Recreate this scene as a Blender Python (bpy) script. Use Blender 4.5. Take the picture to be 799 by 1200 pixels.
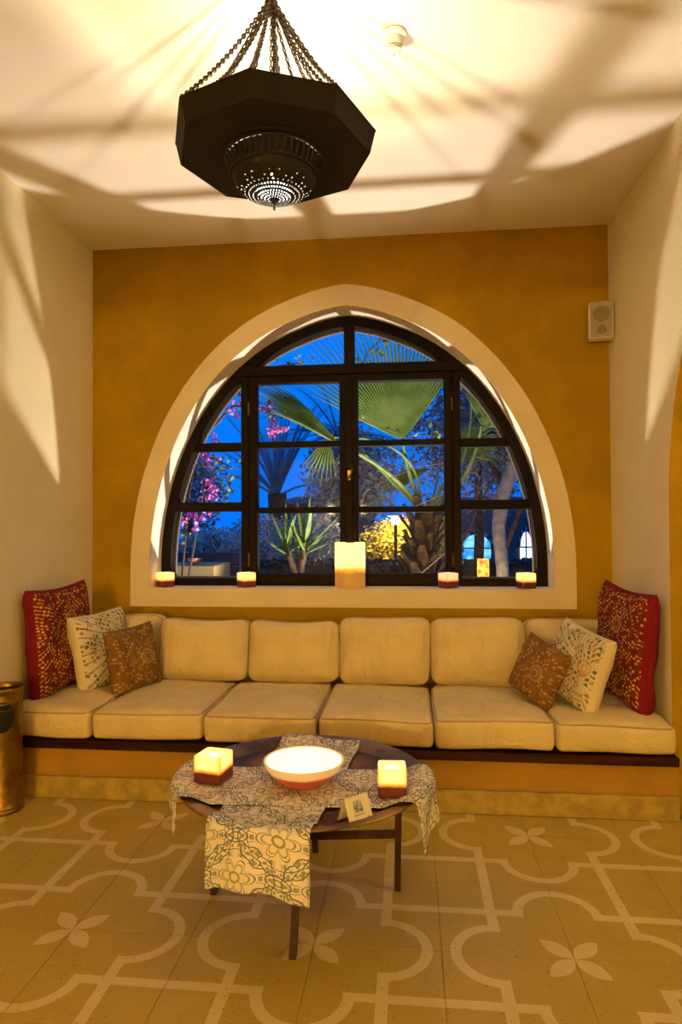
import bpy, math, random
from mathutils import Vector, Matrix, Euler, noise
PI = math.pi
D = bpy.data
C = bpy.context.scene.collection
for o in list(D.objects): D.objects.remove(o)
SC = bpy.context.scene

# ---------------------------------------------------------------- camera
cam_d = D.cameras.new('camera'); cam = D.objects.new('camera', cam_d); C.objects.link(cam)
YAW, PITCH, ROLL, FPX = 0.1025, 0.0195, -0.0057, 775.05
_f = Vector((-math.sin(YAW)*math.cos(PITCH), math.cos(YAW)*math.cos(PITCH), math.sin(PITCH)))
_r = Vector((math.cos(YAW), math.sin(YAW), 0)); _u = _r.cross(_f)
r_ = _r*math.cos(ROLL) + _u*math.sin(ROLL); u_ = -_r*math.sin(ROLL) + _u*math.cos(ROLL)
m = Matrix((r_, u_, -_f)).transposed().to_4x4(); m.translation = Vector((2.1245, 0, 1.4))
cam.matrix_world = m
cam_d.sensor_fit = 'VERTICAL'; cam_d.sensor_height = 36.0; cam_d.lens = FPX/1200*36
cam_d.clip_start = 0.02; cam_d.clip_end = 300
SC.camera = cam
SC.view_settings.view_transform = 'Standard'; SC.view_settings.look = 'None'
SC.view_settings.gamma = 1; SC.view_settings.exposure = 0.0

# ---------------------------------------------------------------- sky at dusk
w = D.worlds.new('dusk_sky'); SC.world = w; w.use_nodes = True
nt = w.node_tree; bg = nt.nodes['Background']
tc = nt.nodes.new('ShaderNodeTexCoord'); sp = nt.nodes.new('ShaderNodeSeparateXYZ'); rp = nt.nodes.new('ShaderNodeValToRGB')
nt.links.new(tc.outputs['Generated'], sp.inputs[0]); nt.links.new(sp.outputs['Z'], rp.inputs[0]); nt.links.new(rp.outputs[0], bg.inputs[0])
rp.color_ramp.elements[0].position = 0.0; rp.color_ramp.elements[0].color = (0.0, 0.19, 1.0, 1)
rp.color_ramp.elements[1].position = 0.6; rp.color_ramp.elements[1].color = (0.0, 0.235, 1.06, 1)
bg.inputs[1].default_value = 1.0

# ---------------------------------------------------------------- lights
def lamp(name, kind, loc, power, col, radius=0.05, rot=None, **kw):
    l = D.lights.new(name, kind); l.energy = power; l.color = col
    if kind == 'AREA': l.size = radius
    else: l.shadow_soft_size = radius
    for k, v in kw.items(): setattr(l, k, v)
    o = D.objects.new(name, l); C.objects.link(o); o.location = loc
    if rot: o.rotation_euler = rot
    return o
FLOOD = Vector((2.05, 5.95, -0.13))
fl = lamp('garden_flood_light', 'SPOT', FLOOD, 720, (1.0, 0.93, 0.86), 0.07, spot_size=math.radians(164), spot_blend=0.18)
fl.rotation_euler = (Vector((1.75, 4.5, 1.9)) - FLOOD).to_track_quat('-Z', 'Y').to_euler()
tl = lamp('tree_uplight', 'SPOT', (3.05, 8.3, -0.15), 75, (1.0, 0.80, 0.55), 0.05, spot_size=math.radians(70), spot_blend=0.5)
tl.rotation_euler = (Vector((3.4, 9.0, 1.6)) - Vector((3.05, 8.3, -0.15))).to_track_quat('-Z', 'Y').to_euler()
pl_ = lamp('palm_uplight', 'SPOT', (2.0, 7.0, -0.15), 70, (1.0, 0.86, 0.62), 0.05, spot_size=math.radians(80), spot_blend=0.6)
pl_.rotation_euler = (Vector((2.0, 7.9, 3.0)) - Vector((2.0, 7.0, -0.15))).to_track_quat('-Z', 'Y').to_euler()
lamp('pendant_bulb_light', 'POINT', (1.715, 2.13, 2.583), 40, (1.0, 0.88, 0.66), 0.008)
lamp('pendant_lower_bulb_light', 'POINT', (1.665, 2.13, 2.535), 55, (1.0, 0.86, 0.60), 0.012)  # added fill inside the pendant, no second bulb: more bounce off the ceiling
lamp('rear_fill_light', 'POINT', (0.40, -5.5, 1.73), 375, (1.0, 0.76, 0.26), 0.06)  # added warm fill far behind the camera, no lamp known there
lamp('rear_second_fill_light', 'POINT', (1.12, -5.5, 1.73), 200, (1.0, 0.76, 0.26), 0.06)  # another added rear fill beside it, shares the load
lamp('hall_fill_light', 'POINT', (4.6, 1.6, 2.3), 50, (1.0, 0.76, 0.28), 0.15)  # added fill through the side arch, brightens the left wall
lamp('path_lamp_light', 'POINT', (1.88, 12.16, 1.44), 150, (1.0, 0.62, 0.18), 0.05)

# ---------------------------------------------------------------- helpers: colour, nodes
def lin(c):
    return tuple((x/12.92 if x <= .04045 else ((x+.055)/1.055)**2.4) for x in [v/255 for v in c])
class X:
    nt = None
    def __init__(s, k): s.k = k
    def _m(s, op, o=None, o2=None):
        n = X.nt.nodes.new('ShaderNodeMath'); n.operation = op
        for i, v in enumerate((s, o, o2)):
            if v is None: continue
            if isinstance(v, X): X.nt.links.new(v.k, n.inputs[i])
            else: n.inputs[i].default_value = v
        return X(n.outputs[0])
    def __add__(s, o): return s._m('ADD', o)
    def __sub__(s, o): return s._m('SUBTRACT', o)
    def __mul__(s, o): return s._m('MULTIPLY', o)
    def __truediv__(s, o): return s._m('DIVIDE', o)
    def lt(s, o): return s._m('LESS_THAN', o)
    def gt(s, o): return s._m('GREATER_THAN', o)
    def mn(s, o): return s._m('MINIMUM', o)
    def mx(s, o): return s._m('MAXIMUM', o)
    def abs(s): return s._m('ABSOLUTE')
    def fr(s): return s._m('FRACT')
    def fl(s): return s._m('FLOOR')
    def sqrt(s): return s._m('SQRT')
    def sin(s): return s._m('SINE')
    def at2(s, o): return s._m('ARCTAN2', o)
    def hyp(s, o): return (s*s + o*o).sqrt()
    def near(s, v, wd): return (s - v).abs().lt(wd)
def mapr(x, a, b, c=0.0, d=1.0):
    n = X.nt.nodes.new('ShaderNodeMapRange'); n.interpolation_type = 'SMOOTHSTEP'
    X.nt.links.new(x.k, n.inputs[0])
    for i, v in enumerate((a, b, c, d)): n.inputs[i+1].default_value = v
    return X(n.outputs[0])
def mixc(f, a, b):
    n = X.nt.nodes.new('ShaderNodeMix'); n.data_type = 'RGBA'
    for i, v in ((0, f), (6, a), (7, b)):
        if isinstance(v, X): X.nt.links.new(v.k, n.inputs[i])
        elif i == 0: n.inputs[i].default_value = v
        else: n.inputs[i].default_value = (*v, 1)
    return X(n.outputs[2])
def xyz(src='Object'):
    if src == 'Position':
        n = X.nt.nodes.new('ShaderNodeNewGeometry'); k = n.outputs['Position']
    else:
        n = X.nt.nodes.new('ShaderNodeTexCoord'); k = n.outputs[src]
    s = X.nt.nodes.new('ShaderNodeSeparateXYZ'); X.nt.links.new(k, s.inputs[0])
    return X(s.outputs[0]), X(s.outputs[1]), X(s.outputs[2]), k
def comb(a, b, c=0.0):
    n = X.nt.nodes.new('ShaderNodeCombineXYZ')
    for i, v in enumerate((a, b, c)):
        if isinstance(v, X): X.nt.links.new(v.k, n.inputs[i])
        else: n.inputs[i].default_value = v
    return n.outputs[0]
def noi(k, scale, detail=4, rough=.55):
    n = X.nt.nodes.new('ShaderNodeTexNoise'); n.inputs['Scale'].default_value = scale; n.inputs['Detail'].default_value = detail
    n.inputs['Roughness'].default_value = rough
    if k is not None: X.nt.links.new(k, n.inputs['Vector'])
    return X(n.outputs[0])
def vor(k, scale, feature='F1', rnd=1.0):
    n = X.nt.nodes.new('ShaderNodeTexVoronoi'); n.feature = feature; n.inputs['Scale'].default_value = scale
    n.inputs['Randomness'].default_value = rnd
    X.nt.links.new(k, n.inputs['Vector'])
    return X(n.outputs['Distance']), (X(n.outputs['Color']) if 'Color' in n.outputs else None)
def new_mat(name):
    mt = D.materials.new(name); mt.use_nodes = True; X.nt = mt.node_tree
    return mt, mt.node_tree.nodes['Principled BSDF']
def setc(b, sock, v):
    if isinstance(v, X): X.nt.links.new(v.k, b.inputs[sock])
    else: b.inputs[sock].default_value = (*v, 1) if isinstance(v, tuple) else v
def bump(b, h, strength=.3, dist=.01):
    n = X.nt.nodes.new('ShaderNodeBump'); n.inputs['Strength'].default_value = strength; n.inputs['Distance'].default_value = dist
    X.nt.links.new(h.k, n.inputs['Height']); X.nt.links.new(n.outputs[0], b.inputs['Normal'])
def pbr(name, col, rough=.6, metal=0.0, var=.15, scale=6, bst=0.0, bscale=60, bdist=.004, spec=None, dark=None, src='Object', stretch=None):
    mt, b = new_mat(name); x, y, z, k = xyz(src)
    if stretch: k = comb(x*stretch[0], y*stretch[1], z*stretch[2])
    dk = dark or tuple(c*(1-var*1.6) for c in col); lt = tuple(min(1, c*(1+var*.6)) for c in col)
    setc(b, 'Base Color', mixc(mapr(noi(k, scale, 5), .3, .7), dk, lt))
    b.inputs['Roughness'].default_value = rough; b.inputs['Metallic'].default_value = metal
    if spec is not None: b.inputs['Specular IOR Level'].default_value = spec
    if bst: bump(b, noi(k, bscale, 6), bst, bdist)
    return mt
# ---------------------------------------------------------------- helpers: meshes
class MB:
    def __init__(s): s.v = []; s.f = []; s.mi = []; s.uv = []
    def add(s, vs, fs, mi=0):
        o = len(s.v); s.v += [tuple(p) for p in vs]
        for f in fs: s.f.append(tuple(i+o for i in f)); s.mi.append(mi)
        return s
    def box(s, x0, x1, y0, y1, z0, z1, mi=0, M=None):
        v = [Vector((x, y, z)) for x in (x0, x1) for y in (y0, y1) for z in (z0, z1)]
        if M: v = [M @ p for p in v]
        return s.add(v, [(0,1,3,2),(4,6,7,5),(0,4,5,1),(2,3,7,6),(0,2,6,4),(1,5,7,3)], mi)
    def bbox(s, x0, x1, y0, y1, z0, z1, c=.004, mi=0, M=None):
        # chamfered box
        vs = []; idx = {}
        X0 = (x0, x1); Y0 = (y0, y1); Z0 = (z0, z1)
        for i in (0,1):
            for j in (0,1):
                for k in (0,1):
                    sx, sy, sz = (1,-1)[i], (1,-1)[j], (1,-1)[k]
                    for a in range(3):
                        p = [X0[i]+sx*c, Y0[j]+sy*c, Z0[k]+sz*c]; p[a] = (X0[i], Y0[j], Z0[k])[a]
                        idx[(i,j,k,a)] = len(vs); vs.append(Vector(p))
        if M: vs = [M @ p for p in vs]
        F = []
        for a in range(3):
            b_, c_ = [q for q in range(3) if q != a]
            for sd in (0,1):
                loop = []
                for (u, v) in ((0,0),(1,0),(1,1),(0,1)):
                    q = [0,0,0]; q[a] = sd; q[b_] = u; q[c_] = v; loop.append(idx[(*q, a)])
                F.append(tuple(loop))
        for a in range(3):      # edges along axis a
            b_, c_ = [q for q in range(3) if q != a]
            for u in (0,1):
                for v in (0,1):
                    q0 = [0,0,0]; q0[b_] = u; q0[c_] = v; q1 = list(q0); q1[a] = 1
                    F.append((idx[(*q0,b_)], idx[(*q1,b_)], idx[(*q1,c_)], idx[(*q0,c_)]))
        for i in (0,1):
            for j in (0,1):
                for k in (0,1): F.append(tuple(idx[(i,j,k,a)] for a in range(3)))
        return s.add(vs, F, mi)
    def tube(s, pts, rad, n=8, mi=0, closed=False, cap=True):
        pts = [Vector(p) for p in pts]; N = len(pts)
        rs = rad if isinstance(rad, (list, tuple)) else [rad]*N
        vs = []; prev = None
        for i in range(N):
            if closed: t = pts[(i+1) % N] - pts[i-1]
            else: t = pts[min(i+1, N-1)] - pts[max(i-1, 0)]
            t.normalize()
            if prev is None:
                a = Vector((0,0,1)) if abs(t.z) < .9 else Vector((1,0,0)); prev = (a - t*a.dot(t)).normalized()
            else: prev = (prev - t*prev.dot(t)).normalized()
            b = t.cross(prev)
            for k in range(n):
                an = 2*PI*k/n; vs.append(pts[i] + (prev*math.cos(an) + b*math.sin(an))*rs[i])
        F = []
        for i in range(N if closed else N-1):
            for k in range(n):
                a, b2 = i*n, ((i+1) % N)*n
                F.append((a+k, a+(k+1) % n, b2+(k+1) % n, b2+k))
        if not closed and cap: F.append(tuple(range(n-1, -1, -1))); F.append(tuple((N-1)*n+k for k in range(n)))
        return s.add(vs, F, mi)
    def lathe(s, prof, n=32, c=(0,0,0), mi=0, a0=0.0, skip=None, squash=1.0):
        vs = []; F = []
        for r, z in prof:
            for k in range(n):
                an = a0 + 2*PI*k/n; vs.append((c[0]+r*math.cos(an), c[1]+r*math.sin(an)*squash, c[2]+z))
        for i in range(len(prof)-1):
            for k in range(n):
                if skip and skip(i, k): continue
                F.append((i*n+k, i*n+(k+1) % n, (i+1)*n+(k+1) % n, (i+1)*n+k))
        return s.add(vs, F, mi)
    def grid(s, nu, nv, fn, mi=0):
        o = len(s.v)
        vs = [fn(i/nu, j/nv) for i in range(nu+1) for j in range(nv+1)]
        return s.add(vs, [(i*(nv+1)+j, (i+1)*(nv+1)+j, (i+1)*(nv+1)+j+1, i*(nv+1)+j+1) for i in range(nu) for j in range(nv)], mi)
    def poly(s, pts, y0, y1, mi=0):
        # polygon in XZ extruded along Y
        n = len(pts)
        vs = [(x, y0, z) for x, z in pts] + [(x, y1, z) for x, z in pts]
        return s.add(vs, [tuple(range(n)), tuple(range(2*n-1, n-1, -1))] + [(i, i+n, (i+1) % n+n, (i+1) % n) for i in range(n)], mi)
    def mesh(s, name, mats, smooth=True, sharp=None):
        me = D.meshes.new(name); me.from_pydata(s.v, [], s.f)
        mats = mats if isinstance(mats, (list, tuple)) else [mats]
        for q in mats: me.materials.append(q)
        if len(mats) > 1: me.polygons.foreach_set('material_index', s.mi)
        import bmesh
        bm = bmesh.new(); bm.from_mesh(me); bmesh.ops.recalc_face_normals(bm, faces=bm.faces); bm.to_mesh(me); bm.free()
        if smooth:
            me.shade_smooth()
            if sharp: me.set_sharp_from_angle(angle=math.radians(sharp))
        me.update(); return me
    def build(s, name, mats, parent=None, smooth=True, sharp=40, loc=None, rot=None):
        return link(name, s.mesh(name, mats, smooth, sharp), parent, loc, rot)
def link(name, me, parent=None, loc=None, rot=None):
    o = D.objects.new(name, me); C.objects.link(o)
    if loc is not None: o.location = loc
    if rot is not None: o.rotation_euler = rot
    if parent: o.parent = parent
    return o
def empty(name, loc=(0,0,0), rz=0.0):
    o = D.objects.new(name, None); C.objects.link(o); o.location = loc; o.rotation_euler = (0, 0, rz); o.empty_display_size = .1
    return o
def tag(o, label=None, cat=None, group=None, kind=None):
    if label: o['label'] = label
    if cat: o['category'] = cat
    if group: o['group'] = group
    if kind: o['kind'] = kind
    return o
def kids(o): return [c for c in D.objects if c.parent == o]
def copy_tree(o, parent=None):
    c = o.copy(); C.objects.link(c); c.parent = parent
    for ch in kids(o): copy_tree(ch, c)
    return c
def fbm(p, s=0): return noise.noise(Vector(p) + Vector((s*7.13, s*3.7, s*1.9)))
def rbox(w, d, h, r, n=10, puff=0.0, wr=0.0, seed=0, sag=0.0, wscale=9, puffb=0.0):
    # sag pulls the middle of the +y edge down
    """rounded box centred in x,y, z from 0 to h, puffed on top; returns MB and its warp function"""
    def warp(p):
        u = min(1, abs(p.x)/(w/2)); v = min(1, abs(p.y)/(d/2)); t = p.z/h
        k = (1-u**4)*(1-v**4)
        q = Vector(p)
        q.z += puff*k*max(0, t) - puffb*k*max(0, 1-t); q.y -= sag*(1-u*u)*max(0, p.y/(d/2))**2
        kk = (1-u**6); q.y += (p.y/(d/2))*puff*.35*kk*(4*t*(1-t)); q.x += (p.x/(w/2))*puff*.3*(1-v**6)*(4*t*(1-t))
        if wr:
            a = fbm((p.x*wscale*.35, p.y*wscale, p.z*wscale*.6), seed); b = fbm((p.x*2.2, p.y*2.2, p.z*2.2), seed+5)
            q += Vector((b*.6, b*.5+a*.4, a*.8+b))*wr
        return q
    mb = MB()
    hw, hd, hh = w/2-r, d/2-r, h/2-r
    ax = [(0,1,2),(1,2,0),(2,0,1)]
    L = (w, d, h)
    for a, b, c in ax:
        for sg in (-1, 1):
            def fn(i, j):
                p = [0,0,0]; p[a] = sg*L[a]/2
                e = lambda t: (math.sin((t-.5)*PI)*.35 + (2*t-1)*.65)
                p[b] = e(i)*L[b]/2; p[c] = e(j)*L[c]/2
                q = Vector((max(-hw, min(hw, p[0])), max(-hd, min(hd, p[1])), max(-hh, min(hh, p[2]))))
                dv = Vector(p)-q
                # blend toward a rounded edge
                if dv.length > 1e-9: q = q + dv.normalized()*r
                q.z += h/2
                return warp(q)
            mb.grid(n, n, fn)
    return mb, warp
def weld(me, d=.0004):
    import bmesh
    bm = bmesh.new(); bm.from_mesh(me); bmesh.ops.remove_doubles(bm, verts=bm.verts, dist=d)
    bmesh.ops.recalc_face_normals(bm, faces=bm.faces); bm.to_mesh(me); bm.free(); me.shade_smooth(); return me
def rrect(w, d, r, z, n=6):
    pts = []
    for cx, cy, a in ((w/2-r, d/2-r, 0), (-w/2+r, d/2-r, PI/2), (-w/2+r, -d/2+r, PI), (w/2-r, -d/2+r, 1.5*PI)):
        for i in range(n+1):
            an = a+i*PI/2/n; pts.append(Vector((cx+r*math.cos(an), cy+r*math.sin(an), z)))
    out = []
    for i, p in enumerate(pts):
        q = pts[(i+1) % len(pts)]; L = (q-p).length; k = max(1, int(L/.04))
        out += [p.lerp(q, t/k) for t in range(k)]
    return out

# ---------------------------------------------------------------- constants of the room
W, ZC, YB = 3.377, 3.275, 4.267
CX, SILL = 1.715, 0.985
P_, OX, OY = 0.8455, 0.9514, 2.2183          # floor pattern period and a flower's place
def opening(dx, k=0.0):                     # height of the arch opening at dx from its centre, grown by k
    a, b = 1.315+k, 1.70+k*1.05
    t = min(1, abs(dx)/a)
    return 1.10 + b*math.sqrt(max(0, 1-t*t)) + .03*max(0, 1-t*4)
def arch_pts(k, z0, n=56):
    a = 1.315+k
    pts = [(CX-a, z0)]
    for i in range(n+1):
        dx = -a*math.cos(PI*i/n); pts.append((CX+dx, opening(dx, k)))
    pts.append((CX+a, z0)); return pts

# ---------------------------------------------------------------- materials
def plaster(name, col, var=.1, mott=1.6, bst=.12):
    mt, b = new_mat(name); x, y, z, k = xyz('Position')
    n1 = mapr(noi(k, mott, 6, .6), .32, .7); n2 = mapr(noi(k, mott*7, 5), .35, .75)
    c0 = tuple(c*(1-var) for c in col); c1 = tuple(min(1, c*(1+var*.5)) for c in col)
    c = mixc(n1, c0, c1); c = mixc(n2*.25, c, tuple(q*(1-var*1.3) for q in col))
    setc(b, 'Base Color', c); b.inputs['Roughness'].default_value = .85; b.inputs['Specular IOR Level'].default_value = .25
    bump(b, noi(k, 45, 6) + noi(k, 6, 3)*1.5, bst, .006); return mt
M = {}
M['cream'] = plaster('cream_plaster', (.80, .67, .40), .06)
M['ceiling'] = plaster('ceiling_plaster', (.84, .73, .56), .03)
M['ochre'] = plaster('ochre_plaster', (.38, .205, .0), .2, 2.2, .2)
M['surround'] = plaster('cream_surround_paint', (.72, .57, .34), .06, 3)
M['reveal'] = plaster('reveal_plaster', (.80, .68, .52), .05, 3)
M['bench'] = plaster('bench_plaster', (.38, .19, .02), .15, 2.5)
M['plinth'] = pbr('plinth_stone', (.38, .25, .045), .45, 0, .2, 14, .1, 90)
M['outer'] = plaster('outer_plaster', (.55, .42, .25), .1)

def tile_mat():
    mt, b = new_mat('terrazzo_stencil_tile'); x, y, z, k = xyz('Position')
    fx = ((x - OX + P_*20.5)/P_).fr() - .5; fy = ((y - OY + P_*20.5)/P_).fr() - .5
    u, v = fx.abs(), fy.abs()
    a, r, hw = .28, .165, .0215
    def bars(u, v): return v.near(a, hw)*u.gt(r-hw)
    def lobe(u, v): return (u.hyp(v - a) - r).abs().lt(hw)*v.gt(a-hw)
    s = (u + v)*.7071; t = ((u - v)*.7071).abs()
    L = .155
    pet = t.lt(s*(s*-1 + L)*(4*.036/(L*L)))
    mask = bars(u, v).mx(bars(v, u)).mx(lobe(u, v)).mx(lobe(v, u)).mx(pet)
    wear = mapr(noi(k, 5, 4), .35, .75)
    d, _ = vor(k, 130); d2, _ = vor(k, 60)
    speck = d.lt(.23)*noi(k, 60, 2).gt(.5); chip = d2.lt(.17)*noi(k, 23, 2).gt(.55)
    base = mixc(wear, (.42, .285, .055), (.455, .315, .066)); line = mixc(wear, (.60, .46, .22), (.65, .51, .26))
    c = mixc(mask, base, line)
    c = mixc(speck*.45, c, (.62, .46, .2)); c = mixc(chip*.75, c, (.13, .075, .02))
    setc(b, 'Base Color', c)
    setc(b, 'Roughness', mapr(noi(k, 9, 4), .3, .7, .34, .5)); b.inputs['Specular IOR Level'].default_value = .3
    return mt
M['tile'] = tile_mat()
M['grout'] = pbr('floor_grout', (.27, .18, .05), .8)
def wood(name, c0, c1, rough=.4, axis='x', sc=1.0):
    mt, b = new_mat(name); x, y, z, k = xyz('Object')
    st = {'x': (1.2, 26, 26), 'z': (26, 26, 1.2)}[axis]
    kk = comb(x*st[0]*sc, y*st[1]*sc, z*st[2]*sc)
    n = mapr(noi(kk, 1.0, 6, .65), .3, .72); setc(b, 'Base Color', mixc(n, c0, c1)); b.inputs['Roughness'].default_value = rough
    b.inputs['Specular IOR Level'].default_value = .09; bump(b, noi(kk, 2.0, 5), .15, .003); return mt
M['frame'] = wood('dark_window_wood', (.003, .0008, .0002), (.009, .003, .001), .55, 'z')
M['frame_x'] = wood('dark_window_wood_rail', (.003, .0008, .0002), (.009, .003, .001), .55, 'x')
M['ledge'] = wood('mahogany_ledge', (.014, .0035, .0012), (.05, .013, .004), .4, 'x')
M['leg'] = wood('dark_leg_wood', (.025, .010, .006), (.07, .028, .014), .4, 'z')
M['putty'] = pbr('aged_outer_frame', (.12, .085, .06), .7)
def fabric(name, col, var=.1, weave=260):
    mt, b = new_mat(name); x, y, z, k = xyz('Object')
    n = mapr(noi(k, 3.5, 5), .3, .7)
    setc(b, 'Base Color', mixc(n, tuple(c*(1-var) for c in col), tuple(c*(1+var*.5) for c in col)))
    b.inputs['Roughness'].default_value = .9; b.inputs['Specular IOR Level'].default_value = .15
    b.inputs['Sheen Weight'].default_value = .15
    n = X.nt.nodes.new('ShaderNodeTexNoise'); n.inputs['Scale'].default_value = 3.2; n.inputs['Detail'].default_value = 3; n.inputs['Distortion'].default_value = 1.8
    X.nt.links.new(comb(x*2.2, y*1.3, z*1.6), n.inputs['Vector'])
    h = (x*weave).sin()*.008 + noi(k, 16, 4)*.6 + X(n.outputs[0])*2.6
    bump(b, h, .5, .014); return mt
M['cushion'] = fabric('beige_cushion_canvas', (.64, .48, .23))
M['piping'] = fabric('cushion_piping', (.40, .27, .12))
def embroid(name, base, plain, cols, centre, edge, K=52, cell=.019, fill=.8, amt=1.0, line=.0, second=None):
    """rings of tiny stitched motifs round a centre (local x, z); plain cloth behind the front panel"""
    mt, b = new_mat(name); x, y, z, k = xyz('Object')
    c = mixc(mapr(noi(k, 8, 4), .3, .7), tuple(q*.82 for q in base), base)
    wx = (noi(k, 7, 2) - .5)*.02
    dx, dz = x - centre[0] + wx, z - centre[1] + wx; r = dx.hyp(dz); th = dz.at2(dx)
    if second:
        ex, ez = x - second[0] + wx, z - second[1] + wx; r2 = ex.hyp(ez); sw = r2.lt(second[2])
        r = r*(sw*-1 + 1) + r2*sw; th = th*(sw*-1 + 1) + ez.at2(ex)*sw
    ri = (r*K).fl(); fr_ = (r*K).fr() - .5
    n = ((ri + .5)*(6.2832/K/cell)).fl().mx(4); ta = (th/6.2832 + .5)*n + ri*.37; fa = ta.fr() - .5
    w_ = X.nt.nodes.new('ShaderNodeTexWhiteNoise'); X.nt.links.new(comb(ri, ta.fl(), 0), w_.inputs['Vector'])
    sc = X.nt.nodes.new('ShaderNodeSeparateColor'); X.nt.links.new(w_.outputs['Color'], sc.inputs[0]); h, h2, h3 = (X(sc.outputs[i]) for i in range(3))
    dia = (fa.abs() + fr_.abs()).lt(.44); tri = (fa.abs()*1.6 + fr_*.9).lt(.34)*fr_.abs().lt(.40); dash = fa.abs().lt(.15)*fr_.abs().lt(.46)
    m1 = h3.lt(.35); m2 = h3.gt(.72); mot = dia*m1 + tri*((m1.mx(m2))*-1 + 1) + dash*m2
    mc = mixc(h.gt(.40), cols[0], cols[1]); mc = mixc(h.gt(.74), mc, cols[2])
    c = mixc(mot*h2.lt(fill)*r.gt(.03)*amt, c, mc)
    if line:
        ln = ((th*(38/6.2832)).fr() - .5).abs().lt(.09)*r.gt(.06); c = mixc(ln*line, c, cols[1])
    rg = (r - .040).abs().lt(.007).mx((r - .020).abs().lt(.005))
    c = mixc(rg*(.7*amt), c, cols[0])
    if edge is not None: c = mixc(y.gt(edge), c, plain)
    setc(b, 'Base Color', c); b.inputs['Roughness'].default_value = .85; b.inputs['Specular IOR Level'].default_value = .15
    bump(b, noi(k, 40, 4) + noi(k, 8, 3)*1.5, .45, .008); return mt
RED = (.30, .012, .018)
M['pillow_red'] = embroid('red_embroidered_cotton', (.165, .012, .010), (.17, .006, .014), [(.50, .24, .03), (.55, .34, .08), (.07, .07, .02)], (.02, .11), -.032, second=(.06, -.21, .13))
M['pillow_white'] = embroid('white_embroidered_cotton', (.70, .58, .38), (.68, .54, .32), [(.50, .18, .03), (.06, .06, .03), (.34, .12, .03)], (.12, .02), -.035, 40, .026, .72, .85, .55)
M['pillow_brown'] = embroid('brown_embroidered_cotton', (.20, .095, .026), (.20, .095, .026), [(.42, .24, .07), (.45, .26, .08), (.15, .065, .02)], (.05, .0), .05, 52, .02, .6, .8)
def runner_mat():
    mt, b = new_mat('block_printed_runner'); n = X.nt.nodes.new('ShaderNodeTexCoord'); s = X.nt.nodes.new('ShaderNodeSeparateXYZ')
    X.nt.links.new(n.outputs['UV'], s.inputs[0]); x, y = X(s.outputs[0]), X(s.outputs[1]); k = n.outputs['UV']
    wob = (noi(k, 30, 2) - .5)*.012
    c = mixc(mapr(noi(k, 12, 4), .3, .7), (.70, .60, .54), (.79, .69, .62))
    BLUE, GREEN = (.06, .095, .22), (.13, .16, .05)
    bl = None; gr = None
    def add(a, q): return q if a is None else a.mx(q)
    Lx, Ly = .245, .27
    for ox, oy, big in ((0, 0, 1), (.5, .5, 1), (.5, 0, 0), (0, .5, 0)):
        px = ((x/Lx + ox).fr() - .5)*Lx; py = ((y/Ly + oy).fr() - .5)*Ly
        r = px.hyp(py*.85) + wob; th = py.at2(px)
        if big:
            sc = ((th*7).sin().abs())*.007
            bl = add(bl, (r - sc - .100).abs().lt(.0021)); bl = add(bl, (r - .083).abs().lt(.0013))
            gr = add(gr, ((th*(26/6.2832)).fr() - .5).abs().lt(.2)*(r - .093).abs().lt(.0045))
            pet = ((th*3).sin().abs())*.030 + .026
            bl = add(bl, (r - pet).abs().lt(.0018)); gr = add(gr, (r - pet*.78).abs().lt(.0026)*r.gt(.02))
            gr = add(gr, (r - .015).abs().lt(.0035))
            lf = ((th*(10/6.2832)).fr() - .5).abs()
            gr = add(gr, (r - .069).abs().lt(.0065)*lf.lt(.14)); bl = add(bl, (lf - .25).abs().lt(.018)*(r - .070).abs().lt(.012))
        else:
            r2 = (px*1.7).hyp(py*.75) + wob
            bl = add(bl, (r2 - .030).abs().lt(.0022)); gr = add(gr, (r2 - .015).abs().lt(.004))
    c = mixc(bl*.9, c, BLUE); c = mixc(gr*.75, c, GREEN)
    setc(b, 'Base Color', c); b.inputs['Roughness'].default_value = .9; b.inputs['Specular IOR Level'].default_value = .15
    bump(b, ((x*1400).sin() + (y*1400).sin())*.2 + noi(k, 60, 3), .3, .003); return mt
M['runner'] = runner_mat()
M['brass'] = pbr('aged_brass_tray', (.26, .155, .05), .42, .75, .35, 7, .12, 40, .004, dark=(.09, .045, .016))
M['copper'] = pbr('tarnished_tray_bottom', (.30, .12, .035), .34, .85, .5, 5, .08, 40, .004, dark=(.035, .018, .014))
M['gold'] = pbr('polished_brass', (.30, .185, .04), .34, 1.0, .25, 9, .06, 30)
M['black'] = pbr('black_void', (.004, .004, .004), .9)
M['iron'] = pbr('blackened_lantern_metal', (.004, .0016, .0006), .75, .1, .5, 10, .25, 50, .004)
M['chain'] = pbr('lantern_chain_metal', (.07, .045, .022), .4, .9, .3, 30)
M['plastic'] = pbr('ivory_plastic', (.72, .66, .52), .4, 0, .05)
M['grille'] = pbr('speaker_grille_cloth', (.36, .28, .17), .7, 0, .1, 80, .3, 400, .002)
M['cone'] = pbr('speaker_cone', (.20, .15, .08), .7, 0, .1)
M['paper'] = pbr('card_paper', (.74, .66, .52), .7, 0, .05)
M['ink'] = pbr('card_ink', (.24, .28, .34), .8); M['ink2'] = pbr('card_ink_gold', (.55, .42, .2), .8)
def emis(name, col, strength):
    mt, b = new_mat(name); b.inputs['Base Color'].default_value = (*col, 1)
    b.inputs['Emission Color'].default_value = (*col, 1); b.inputs['Emission Strength'].default_value = strength; return mt
M['bulb'] = emis('lamp_filament_glow', (1.0, .93, .85), 8)
M['flame'] = emis('candle_flame', (1.0, .72, .3), 14)
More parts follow.
